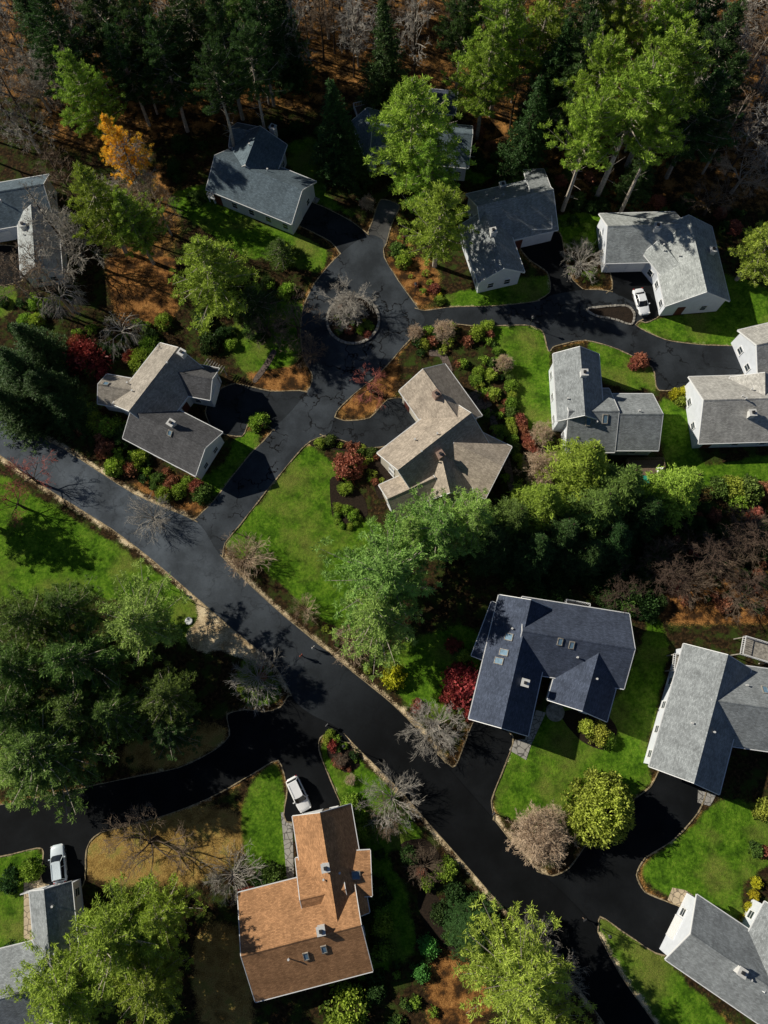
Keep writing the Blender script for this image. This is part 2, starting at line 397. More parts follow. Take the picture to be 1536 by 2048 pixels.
def raster(polys):
    a = np.zeros(X.shape, np.float32)
    for p in polys:
        p = np.array(p); bx = (X >= p[:,0].min()) & (X <= p[:,0].max()) & (Y >= p[:,1].min()) & (Y <= p[:,1].max())
        idx = np.nonzero(bx)
        a[idx] = np.maximum(a[idx], inside([tuple(q) for q in p], X[idx], Y[idx]))
    return a
def blur(a, k):
    for _ in range(2):
        for ax in (0, 1):
            s = a.copy()
            for j in range(1, k+1): s += np.roll(a, j, ax)+np.roll(a, -j, ax)
            a = s/(2*k+1)
    return a
rmask = raster(road_polys.values())
lawn = blur(raster([smooth_poly(W(p)) for p in LAWN]), 2)
orange = blur(raster([smooth_poly(W(p)) for p in ORANGE]), 3)
orange = np.where(Y > 72, orange*.50, orange)
sand = blur(raster([smooth_poly(W(p)) for p in SAND]), 1)*1.05
dry = blur(raster([smooth_poly(W(p)) for p in DRY]), 3)*.95
mainm = raster([road_polys['main_road']])
verge = np.clip(blur(mainm, 2)*1.9, 0, .57)
verge2 = np.clip(blur(rmask, 1)*1.0, 0, .34)
sand = np.maximum(sand, np.maximum(verge, verge2))
orange = np.maximum(orange, np.clip(blur(rmask, 3)*1.2, 0, .48))
orange[(Y > 105) | (np.abs(X) > 92) | (Y < -52)] = .5
col = np.stack([lawn, orange, sand, dry], -1).astype(np.float32)
Z = np.zeros_like(X)
verts = np.stack([X, Y, Z], -1).reshape(-1, 3).astype(np.float32)
ii = (np.arange(ny-1)[:, None]*nx+np.arange(nx-1)[None, :]).ravel()
quads = np.stack([ii, ii+1, ii+nx+1, ii+nx], -1).astype(np.int32)
def np_mesh(name, verts, quads, mats):
    me = bpy.data.meshes.new(name); k = quads.shape[1]
    me.vertices.add(len(verts)); me.vertices.foreach_set('co', verts.astype(np.float32).ravel())
    me.loops.add(quads.size); me.loops.foreach_set('vertex_index', quads.ravel().astype(np.int32))
    me.polygons.add(len(quads)); me.polygons.foreach_set('loop_start', np.arange(0, quads.size, k, dtype=np.int32))
    for m in mats: me.materials.append(m)
    me.update(calc_edges=True); return me
gm = np_mesh('ground', verts, quads, [M['ground']])
ca = gm.color_attributes.new('zone', 'FLOAT_COLOR', 'POINT'); ca.data.foreach_set('color', col.ravel())
g = obj('ground', gm); g['kind'] = 'structure'

# ------------------------------------------------------------------ houses
def window_mesh():
    b = MB(); w, h = 1.05, 1.35
    for y in (-w/2, w/2): b.box((.05, y, 0), (.1, .1, h+.1))
    for z in (-h/2, h/2): b.box((.05, 0, z), (.098, w-.1, .1))
    b.box((.04, 0, 0), (.05, w-.1, .05)); b.box((.08, 0, -h/2-.08), (.16, w+.2, .06))
    p = MB(); p.box((.02, 0, 0), (.03, w-.1, h-.1))
    return b.mesh('window', [M['trim']]), p.mesh('pane', [M['pane']])
WIN, PANE = window_mesh()
def door_mesh(w, h, m, n=1):
    b = MB(); b.box((.03, 0, h/2), (.06, w, h)); 
    for k in range(4): b.box((.07, 0, h*(k+.5)/4), (.02, w*.9, h/4*.75))
    for y in (-w/2-.06, w/2+.06): b.box((.05, y, h/2), (.1, .12, h+.1))
    b.box((.05, 0, h+.11), (.1, w+.24, .12))
    return b.mesh('door', [m])
DOOR = door_mesh(1.0, 2.1, simple('door_paint', (.12, .04, .03), .5)); GAR = door_mesh(2.6, 2.2, M['trim'])
FOOT = []
PITCH = .66
def in_wing(wg, x, y, g=0):
    ax, ay, dx, dy, L, w = wg[:6]
    rx, ry = x-ax, y-ay; s = rx*dx+ry*dy; t = -rx*dy+ry*dx
    return -g < s < L+g and abs(t) < w/2+g
def roof_z(wgs, x, y):
    z = 0
    for wg in wgs:
        if in_wing(wg, x, y, .1):
            t = abs(-(x-wg[0])*wg[3]+(y-wg[1])*wg[2]); z = max(z, wg[6]-t*wg[7])
    return z
def on_roof(wgs, u, v):
    z = 5
    for _ in range(8):
        x, y = P(u, v, z); zz = roof_z(wgs, x, y); z = zz if zz > 0 else z
    return x, y, z
def house(label, cat, wings, roofm, wallm, chims=(), skys=(), garage=(), seed=0, chimm='chim_white', alt='weather_shaded'):
    wgs = []; rm = []
    for wq in wings:
        u1, v1, u2, v2, w, zr = wq[:6]; pitch = wq[6] if len(wq) > 6 and wq[6] else PITCH
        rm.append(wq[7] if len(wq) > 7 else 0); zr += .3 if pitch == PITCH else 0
        a = P(u1, v1, zr); b = P(u2, v2, zr); L = math.hypot(b[0]-a[0], b[1]-a[1])
        wgs.append((a[0], a[1], (b[0]-a[0])/L, (b[1]-a[1])/L, L, w, zr, pitch))
    FOOT.extend(wgs)
    cx = sum(g[0]+g[2]*g[4]/2 for g in wgs)/len(wgs); cy = sum(g[1]+g[3]*g[4]/2 for g in wgs)/len(wgs)
    root = tag(obj('house', None, (cx, cy, 0)), label, cat)
    wl, rf, fa = MB(), MB(), MB(); wins = []
    for wi, (ax, ay, dx, dy, L, w, zr, pitch) in enumerate(wgs):
        def tr(x, y, z): return (ax+x*dx-y*dy-cx, ay+x*dy+y*dx-cy, z)
        hw = w/2; ze = zr-hw*pitch; oh = .45; T = .16; sl = math.hypot(1, pitch)
        prof = [(-hw, ze), (0, zr), (hw, ze)]
        vs, uv = [], []
        for x in (0, L):
            for (y, z) in prof: vs.append(tr(x, y, z)); uv.append((x+wi*7, y*sl))
            for (y, z) in prof: vs.append(tr(x, y, z-T)); uv.append((x+wi*7, y*sl))
        rf.add(vs, [(0,1,7,6),(1,2,8,7),(3,9,10,4),(4,10,11,5),(0,3,4,1),(1,4,5,2),(6,7,10,9),(7,8,11,10),(0,6,9,3),(2,5,11,8)], rm[wi], uv)
        rf.add([tr(x, y, z) for x in (0, L) for (y, z) in ((-.16, zr-.16*pitch+.03), (0, zr+.045), (.16, zr-.16*pitch+.03))],
               [(0,1,4,3),(1,2,5,4)], rm[wi], [(x, y) for x in (0, L) for y in (.0, .1, .2)])
        for x0, x1 in ((-.09, -.003), (L+.003, L+.09)):
            q = [(y, z+.012) for y, z in prof]+[(y, z-.26) for y, z in prof]
            vs = [tr(x, y, z) for x in (x0, x1) for y, z in q]
            fa.add(vs, [(0,1,7,6),(1,2,8,7),(3,9,10,4),(4,10,11,5),(0,3,4,1),(1,4,5,2),(6,7,10,9),(7,8,11,10),(0,6,9,3),(2,5,11,8)])
        for sg in (-1, 1):
            c = tr(L/2, sg*(hw+.06), ze-.08); fa.box(c, (L, .11, .13), math.atan2(dy, dx))
        hi = hw-oh; zt = zr-hi*pitch-T-.01; x0, x1 = oh*.8, L-oh*.8
        pr = [(-hi, 0), (-hi, zt), (0, zr-T-.01), (hi, zt), (hi, 0)]
        vs = [tr(x, y, z) for x in (x0, x1) for y, z in pr]
        wl.add(vs, [(0,1,2,3,4),(9,8,7,6,5),(0,5,6,1),(4,3,8,9)])
        cand = []
        nside = max(1, int((L-2)/2.7))
        for k in range(nside):
            x = (k+.5)*L/nside
            for sg in (-1, 1): cand.append((x, sg*hi, (0, sg)))
        ng = 2 if w > 6 else 1
        for k in range(ng):
            y = (k-(ng-1)/2)*w*.36
            cand += [(x0, y, (-1, 0)), (x1, y, (1, 0))]
        for x, y, nr in cand:
            px, py, _ = tr(x+nr[0]*.5, y+nr[1]*.5, 0)
            if any(in_wing(o2, px+cx, py+cy, .1) for j, o2 in enumerate(wgs) if j != wi): continue
            rows = [1.55] if zt < 4.4 else [1.5, min(4.2, zt-.95)]
            if zt < 2.5: rows = [1.2]
            for zz in rows: wins.append((tr(x, y, zz), math.atan2(nr[0]*dy+nr[1]*dx, nr[0]*dx-nr[1]*dy)))
    wall = obj('wall', wl.mesh('wall', [M[wallm]]), parent=root)
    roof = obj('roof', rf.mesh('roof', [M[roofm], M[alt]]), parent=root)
    obj('fascia', fa.mesh('fascia', [M['trim']]), parent=roof)
    rr = random.Random(seed)
    gpos = []
    for (u, v, ang) in garage:
        best = None; x, y = P(u, v, 1.2)
        for (ax, ay, dx, dy, L, w, zr, pitch) in wgs:
            for (nx_, ny_, off, ln) in ((dx, dy, L-.36, 0), (-dx, -dy, -.36, 0), (-dy, dx, w/2-.45, 1), (dy, -dx, w/2-.45, 1)):
                d = (x-ax)*nx_+(y-ay)*ny_-off
                al = (nx_*math.cos(ang)+ny_*math.sin(ang))
                if al > .7 and (best is None or abs(d) < abs(best[0])): best = (d, nx_, ny_)
        if best:
            d, nx_, ny_ = best; gx, gy = x-d*nx_, y-d*ny_
            obj('garage_door', GAR, (gx-cx, gy-cy, .02), math.atan2(ny_, nx_), root); gpos.append((gx-cx, gy-cy))
    didd = False
    for (p, a) in wins:
        if any(math.hypot(p[0]-q[0], p[1]-q[1]) < 2.1 for q in gpos): continue
        if not didd and math.sin(a) < -.4 and p[2] < 2:
            obj('door', DOOR, (p[0], p[1], .02), a, root); didd = True; continue
        wo = obj('window', WIN, p, a, root); obj('pane', PANE, (0, 0, 0), 0, wo)
    for cu in chims:
        x, y, z = on_roof(wgs, cu[0], cu[1]); s = cu[2] if len(cu) > 2 else 1.0
        b = MB(); b.box((0, 0, -.2), (.9*s, .9*s, 2.2)); b.box((0, 0, .94), (1.08*s, 1.08*s, .12)); b.box((0, 0, 1.12), (.4, .4, .26), 0, 1)
        obj('chimney', b.mesh('chimney', [M[chimm], M['metal']]), (x-cx, y-cy, z), math.atan2(wgs[0][3], wgs[0][2]), roof)
    for su in skys:
        x, y, z = on_roof(wgs, su[0], su[1]); sw = su[2] if len(su) > 2 else .9; sh = su[3] if len(su) > 3 else 1.3
        wg = [g for g in wgs if in_wing(g, x, y, .1)] or [wgs[0]]
        wg = max(wg, key=lambda q: q[6]-abs(-(x-q[0])*q[3]+(y-q[1])*q[2])*q[7])
        t = -(x-wg[0])*wg[3]+(y-wg[1])*wg[2]; sg = 1 if t > 0 else -1
        b = MB()
        for yy in (-sh/2, sh/2): b.box((0, yy, .06), (sw+.12, .1, .16))
        for xx in (-sw/2, sw/2): b.box((xx, 0, .06), (.1, sh-.1, .158))
        b.box((0, 0, .07), (sw-.1, sh-.1, .05), 0, 1)
        o = obj('skylight', b.mesh('skylight', [M['stone'], M['sky_glass']]), (x-cx, y-cy, z+.02), 0, roof)
        o.rotation_euler = (-sg*math.atan(wg[7]), 0, math.atan2(wg[3], wg[2]))
    for k in range(3):
        wg = rr.choice(wgs); s = rr.uniform(.2, .8)*wg[4]; t = rr.uniform(-.3, .3)*wg[5]
        x = wg[0]+wg[2]*s-wg[3]*t; y = wg[1]+wg[3]*s+wg[2]*t; z = roof_z(wgs, x, y)
        b = MB(); b.tube([(0, 0, -.2), (0, 0, .45)], [.09, .09], 8, 0, True); b.tube([(0, 0, .45), (0, 0, .52)], [.15, .15], 8, 0, True)
        obj('vent', b.mesh('vent', [M['chim_white']]), (x-cx, y-cy, z), 0, roof)
    return root
S = -math.pi/2
house('white house with slate grey gabled roof beside the forest', 'house',
  [(430,310,604,380,9.2,6.2), (520,252,490,330,8.6,6.6), (462,254,512,264,5,5.4)], 'slate', 'white', [(547,262)], [], [(590,440,S+.6)], 1)
house('white house half hidden behind tall pine trees', 'house',
  [(745,250,945,268,8.6,6.2), (735,215,765,290,6,5.5)], 'slate', 'white', [(800,240)], [], [], 2)
house('small dark roofed cottage at the forest edge', 'house', [(858,185,915,190,5,5)], 'dark', 'tan', [], [], [], 3)
house('white house with grey shingle roof and black driveway', 'house',
  [(955,412,1106,378,10.4,6.6), (968,420,1008,536,7.8,6.0), (1060,378,1102,376,11.5,6.4,.42)], 'grey', 'white', [(1004,376), (985,468)], [], [(1070,468,S)], 4)
house('white house with pale grey roof and two garage doors', 'house',
  [(1216,452,1372,448,9.4,6.0), (1378,430,1414,583,10.4,6.8), (1318,480,1360,530,5,5.2)], 'pale', 'white', [(1312,458), (1422,505)], [], [(1232,522,S), (1268,522,S)], 5)
house('white house with blue grey roof cut by frame edge', 'house',
  [(-90,398,86,368,9,6.3), (62,410,70,532,6.6,5.6,0,1)], 'slate', 'white', [(50,455)], [], [(10,505,S)], 6, 'chim_white', 'pale')
house('cream house with cream shingle roof, shade painted on two wings', 'house',
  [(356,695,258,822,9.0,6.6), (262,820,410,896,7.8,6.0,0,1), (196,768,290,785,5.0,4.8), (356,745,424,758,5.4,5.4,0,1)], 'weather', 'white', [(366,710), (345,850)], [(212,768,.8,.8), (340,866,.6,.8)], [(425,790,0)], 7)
house('large beige shingled house with many crossing gables', 'house',
  [(846,738,922,845,8.4,6.6), (942,826,796,940,9.6,7.2), (908,885,1004,932,9.2,6.2), (775,998,870,955,6,5.4), (880,900,900,985,7.4,6)], 'beige', 'cream', [(872,792), (880,912)], [], [(830,850,2.4)], 8, 'brick')
house('grey roofed white house with wide gabled wing', 'house',
  [(1160,693,1170,830,7,7.2), (1138,822,1238,822,10.4,6.4), (1238,828,1326,828,9.2,6.1)], 'grey', 'white', [(1166,750)], [(1180,838,.7,1.3), (1210,838,.7,1.3)], [], 9)
house('white house with weathered grey roof near a lawn', 'house',
  [(1408,800,1580,795,11,6.6), (1530,745,1530,800,8,6.2)], 'warm', 'white', [(1500,830)], [], [], 10)
house('white walled house with bright pale roof', 'house', [(1514,690,1640,660,8.4,6)], 'warm', 'white', [], [], [], 11)
house('dark slate roofed house with glass skylights', 'house',
  [(1062,1200,1003,1456,8.2,6.6), (1045,1262,1270,1298,10.4,7.0), (1202,1290,1165,1422,8.4,6.2), (1032,1220,992,1330,7.0,4.3,.25)], 'dark', 'white', [(1048,1366)], [(1120,1283,.6,1.0), (1143,1290,.6,1.0), (1018,1274,.9,1.1), (1008,1305,.8,1.2), (998,1322,.8,1.2)], [(1000,1478,S-.3)], 12)
house('long grey roofed house with two small balconies', 'house',
  [(1456,1310,1388,1566,9.6,6.6), (1425,1400,1640,1430,11,6.4)], 'grey', 'white', [(1590,1400)], [(1530,1380,.7,1.1)], [(1360,1570,S-.2)], 13)
house('brown shingled house with crossing gables and skylights', 'house',
  [(640,1626,676,1850,7.8,6.0), (482,1912,722,1850,12.6,6.8,.56), (600,1800,690,1778,9,5.6,.45), (672,1752,742,1748,5.4,4.6,.25)], 'brown', 'tan', [(652,1733), (643,1858)], [(612,1912,.6,1.0), (648,1898,.6,1.0), (712,1750,1.0,1.0)], [(625,1628,math.pi/2)], 14)
house('low house with dark grey roof beside pine tree', 'house',
  [(88,1780,104,1960,5.4,5.4), (-90,2020,110,1970,9.6,6.0)], 'grey', 'white', [], [], [(70,1775,1.5)], 15)
house('white house with grey roof beside pale walkway', 'house',
  [(1382,1868,1650,2050,8.8,6.2), (1600,1850,1530,1985,7,5.8)], 'grey', 'white', [(1478,1940)], [], [(1365,1865,2.6)], 16)

def in_house(x, y, g=.3):
    return any(in_wing(w, x, y, g) for w in FOOT)

# ------------------------------------------------------------------ paths, decks, beds
def sheet(name, pts, z, mat, k=1):
    poly = W(pts) if k == 1 else smooth_poly(W(pts), k)
    tris = tessellate_polygon([[Vector((x, y, 0)) for x, y in poly]])
    me = bpy.data.meshes.new(name); n = len(poly)
    fs = []
    for t in tris:
        a, b, c = [poly[i] for i in t]
        cr = (b[0]-a[0])*(c[1]-a[1])-(b[1]-a[1])*(c[0]-a[0])
        fs.append(tuple(t) if cr > 0 else tuple(t)[::-1])
    area = sum(poly[i][0]*poly[(i+1) % n][1]-poly[(i+1) % n][0]*poly[i][1] for i in range(n))
    for i in range(n):
        j = (i+1) % n; q = (i, j, j+n, i+n) if area < 0 else (j, i, i+n, j+n); fs.append(q)
    me.from_pydata([(x, y, z) for x, y in poly]+[(x, y, -.02) for x, y in poly], [], fs)
    me.materials.append(mat); return obj(name, me)
def paver(name, base):
    m, nt, b = new_mat(name)
    vo = nt.nodes.new('ShaderNodeTexVoronoi'); vo.feature = 'DISTANCE_TO_EDGE'; vo.inputs['Scale'].default_value = 1.3
    nt.links.new(pos(nt), vo.inputs['Vector'])
    c = mix(nt, ramp(nt, vo.outputs['Distance'], [(.03, 0.0), (.06, 1.0)]), tuple(x*.25 for x in base), ramp(nt, noise(nt, 1.5, 5), [(.3, tuple(x*.7 for x in base)), (.7, base)]))
    nt.links.new(c, b.inputs['Base Color']); b.inputs['Roughness'].default_value = .9
    return m
M['paver'] = paver('flagstone', (.42, .40, .37)); M['paver2'] = paver('tan_flagstone', (.6, .48, .33)); M['paver3'] = paver('dark_flagstone', (.16, .12, .1))
BED = [(800,1690),(850,1678),(885,1720),(872,1790),(930,1850),(925,1905),(870,1885),(835,1810),(840,1760)]
for nm, pts, m, z, k in [
  ('flagstone_path', [(1072,1420),(1092,1425),(1062,1490),(1052,1520),(1018,1500),(1030,1480),(1050,1478)], 'paver', .05, 1),
  ('flagstone_path', [(1396,1580),(1432,1590),(1420,1612),(1395,1605)], 'paver', .05, 1),
  ('walkway_path', [(1345,1775),(1370,1780),(1480,1850),(1470,1880),(1360,1815),(1335,1800)], 'paver2', .05, 1),
  ('garden_path', [(545,700),(553,705),(534,738),(512,765),(505,760),(526,730)], 'paver3', .05, 4),
  ('garden_path', [(860,700),(890,705),(905,740),(895,750),(880,715),(860,712)], 'paver3', .05, 4),
  ('garden_path', [(985,820),(1000,860),(1020,920),(1030,980),(1018,980),(1005,925),(985,870),(978,825)], 'paver3', .05, 4),
  ('patio_path', [(930,790),(965,775),(985,810),(950,830)], 'paver3', .05, 1),
  ('entry_path', [(612,385),(640,398),(630,412),(600,400)], 'paver', .06, 1),
  ('concrete_path', [(48,1765),(90,1758),(98,1785),(62,1800),(70,1960),(48,1960)], 'paver2', .05, 1),
  ('concrete_path', [(562,1625),(584,1622),(588,1760),(574,1760)], 'paver', .05, 1),
  ('garden_bed', [(1175,618),(1250,612),(1268,628),(1262,650),(1230,640),(1190,632)], 'mulch', .14, 4),
  ('garden_bed', [(660,960),(680,955),(725,990),(735,1030),(700,1050),(665,1030)], 'mulch', .03, 4),
  ('garden_bed', [(1120,1425),(1200,1420),(1235,1460),(1210,1500),(1160,1480)], 'mulch', .03, 4),
  ('garden_bed', [(660,1465),(700,1490),(720,1530),(690,1545),(655,1510)], 'mulch', .03, 4),
  ('garden_bed', BED, 'mulch', .03, 4),
  ('garden_bed', [(640,870),(760,905),(790,960),(760,1000),(735,940),(700,905),(630,895),(615,880)], 'mulch', .03, 4)]:
    o = sheet(nm, pts, z, M[m], k); o['kind'] = 'structure'
cx, cy = P(706, 641); rad = 4.1
b = MB()
b.add([(math.cos(a*.3927)*rad, math.sin(a*.3927)*rad, .2) for a in range(16)]+[(0, 0, .35)], [(a, (a+1) % 16, 16) for a in range(16)])
o = obj('garden_bed', b.mesh('garden_bed', [M['mulch']]), (cx, cy, 0)); o['kind'] = 'structure'
b = MB(); rr = random.Random(3)
for k in range(44):
    a = k/44*6.2832; s = rr.uniform(.42, .6)
    b.box((math.cos(a)*rad*1.03, math.sin(a)*rad*1.03, .12+rr.uniform(-.03, .03)), (.42*rr.uniform(.8, 1.1), s, .4), a+rr.uniform(-.1, .1))
tag(obj('stone_border', b.mesh('stone_border', [M['stone']]), (cx, cy, 0)), 'low stone border ring around the island garden', 'stone border')
def stone_edge(pts, label):
    poly = smooth_poly(W(pts), 4); cx = sum(p[0] for p in poly)/len(poly); cy = sum(p[1] for p in poly)/len(poly); b = MB()
    for i in range(len(poly)):
        a, c = poly[i], poly[(i+1) % len(poly)]; L = math.hypot(c[0]-a[0], c[1]-a[1]); n = max(1, int(L/.55)); ang = math.atan2(c[1]-a[1], c[0]-a[0])
        for j in range(n):
            t = (j+.5)/n; b.box((a[0]+(c[0]-a[0])*t-cx, a[1]+(c[1]-a[1])*t-cy, .1+rr.uniform(-.02, .04)), (L/n*rr.uniform(.75, .95), .32*rr.uniform(.8, 1.2), .3), ang+rr.uniform(-.12, .12))
    tag(obj('stone_border', b.mesh('stone_border', [M['stone']]), (cx, cy, 0)), label, 'stone border')
stone_edge([(1175,618),(1250,612),(1268,628),(1262,650),(1230,640),(1190,632)], 'low stone border around planted bed in driveway')

def deck(label, u, v, sx, sy, rz, h, floor, rail='trim', name='deck'):
    x, y = P(u, v, h); root = tag(obj(name, None, (x, y, 0), rz), label, 'deck')
    b = MB()
    n = int(sx/.16)
    for k in range(n): b.box((-sx/2+(k+.5)*sx/n, 0, h), (sx/n-.02, sy, .06))
    for px in (-sx/2+.1, sx/2-.1):
        for py in (-sy/2+.1, sy/2-.1): b.box((px, py, h/2-.02), (.14, .14, h-.05))
    obj('floor', b.mesh('floor', [M[floor]]), parent=root)
    r = MB()
    for sgy in (-1, 1):
        r.box((0, sgy*sy/2, h+1), (sx, .09, .07)); r.box((0, sgy*sy/2, h+.15), (sx, .06, .06))
        for k in range(int(sx/.3)+1): r.box((-sx/2+k*.3, sgy*sy/2, h+.58), (.05, .05, .8))
    for sgx in (-1, 1):
        r.box((sgx*sx/2, 0, h+1), (.088, sy-.1, .068)); r.box((sgx*sx/2, 0, h+.15), (.06, sy-.1, .058))
        for k in range(int(sy/.3)+1): r.box((sgx*sx/2, -sy/2+k*.3, h+.58), (.05, .048, .8))
    obj('railing', r.mesh('railing', [M[rail]]), parent=root)
    return root
deck('white railed balcony deck on grey house', 1362, 1328, 2.4, 2.4, -.2, 2.6, 'stone')
deck('white railed upper deck beside grey house', 1512, 1300, 4.2, 2.6, -.3, 2.8, 'stone')
deck('white railed deck beside dark slate house', 983, 1268, 2.0, 4, -.25, 1.2, 'stone')
deck('white framed rear porch deck of dark house', 1152, 1217, 3.4, 1.8, -.18, 1.5, 'stone')
deck('wooden deck with umbrella behind grey house', 1290, 945, 5.5, 4, 0, .6, 'wood', 'wood')
deck('small red painted wooden deck beside brown house', 498, 1800, 2.2, 3.2, .2, .5, 'redwood', 'redwood')
deck('white railed steps and landing by white house', 428, 388, 1.2, 2.2, -.4, 1.0, 'trim')
deck('white landing deck with railing beside house', 1412, 876, 1.6, 1.6, 0, 1.6, 'trim')
deck('white railed back deck at forest edge', 728, 225, 3, 3, .3, 1.2, 'wood')
x, y = P(425, 738, 2.4); root = tag(obj('pergola', None, (x, y, 0), -.5), 'white slatted garden pergola beside cream house', 'pergola')
b = MB()
for px in (-1.5, 1.5):
    for py in (-.9, .9): b.box((px, py, 1.15), (.12, .12, 2.3))
obj('post_frame', b.mesh('post_frame', [M['stone']]), parent=root)
b = MB()
for py in (-.9, .9): b.box((0, py, 2.38), (3.4, .08, .14))
for k in range(8): b.box((-1.5+k*.43, 0, 2.53), (.06, 2.4, .12))
obj('slat_roof', b.mesh('slat_roof', [M['stone']]), parent=root)
x, y = P(1324, 938, 2.2); root = tag(obj('patio_umbrella', None, (x, y, 0)), 'white half closed patio umbrella on wooden deck', 'umbrella')
b = MB(); b.tube([(0, 0, .6), (0, 0, 2.9)], [.03, .03], 6, 0, True); obj('pole', b.mesh('pole', [M['metal']]), parent=root)
b = MB(); b.add([(math.cos(a*.7854)*(.75 if a % 2 else .5), math.sin(a*.7854)*(.75 if a % 2 else .5), 1.5) for a in range(8)]+[(0, 0, 2.85)], [(a, (a+1) % 8, 8) for a in range(8)])
obj('canopy', b.mesh('canopy', [M['trim']]), parent=root)
M['teal'] = simple('teal_cloth', (.03, .28, .2), .7)
x, y = P(1288, 962, 1.3); root = tag(obj('patio_table', None, (x, y, 0)), 'teal covered patio table on wooden deck', 'table')
b = MB(); b.tube([(0, 0, 1.34), (0, 0, 1.4)], [.9, .9], 14, 0, True); obj('table_top', b.mesh('table_top', [M['teal']]), parent=root)
b = MB()
for a in range(4): b.box((math.cos(a*1.57+.8)*.6, math.sin(a*1.57+.8)*.6, .98), (.06, .06, .7))
obj('leg', b.mesh('leg', [M['metal']]), parent=root)
for (u, v, r, lb) in ((378, 1242, .55, 'round pale concrete cover lying in grass'), (1110, 1424, 1.3, 'round stone table beside dark house')):
    x, y = P(u, v); b = MB(); b.tube([(0, 0, 0), (0, 0, .18), (0, 0, .22)], [r, r, r*.85], 20, 0, True); b.box((0, 0, .24), (.3, .08, .05))
    tag(obj('concrete_cover', b.mesh('concrete_cover', [M['stone'] if r > 1 else M['trim']]), (x, y, 0)), lb, 'cover')

def lamp():
    b = MB(); b.tube([(0, 0, 0), (0, 0, .3), (0, 0, 3.0)], [.09, .055, .045], 8, 0, True)
    h = MB(); h.tube([(0, 0, 3.0), (0, 0, 3.05), (0, 0, 3.35)], [.06, .16, .2], 6, 0, True)
    c = MB(); c.tube([(0, 0, 3.352), (0, 0, 3.45), (0, 0, 3.58)], [.26, .16, .02], 6, 0, True)
    return b.mesh('post', [M['metal']]), h.mesh('lantern', [M['trim']]), c.mesh('lamp_cap', [M['metal']])
LP = lamp()
for (u, v) in ((1058,655),(1205,1858),(385,1205),(310,1165),(830,590),(690,1490)):
    x, y = P(u, v); r = tag(obj('lamp_post', None, (x, y, 0)), 'slim dark lamp post standing on roadside verge', 'lamp post', 'roadside lamp posts')
    for n_, d in zip(('post', 'lantern', 'lamp_cap'), LP): obj(n_, d, parent=r)
b = MB(); b.box((0, 0, .55), (.1, .1, 1.1)); MP = b.mesh('post', [M['wood']])
b = MB(); b.box((0, 0, 1.2), (.5, .22, .18)); b.tube([(-.25, 0, 1.29), (.25, 0, 1.29)], [.109, .109], 10, 0, True); MX = b.mesh('box', [M['metal']])
for (u, v, a) in ((470,1065,.7),(1165,1835,.5),(985,1625,.8),(655,1450,.8)):
    x, y = P(u, v); r = tag(obj('mailbox', None, (x, y, 0), a), 'dark mailbox on wooden post beside the road', 'mailbox', 'roadside mailboxes')
    obj('post', MP, parent=r); obj('box', MX, parent=r)

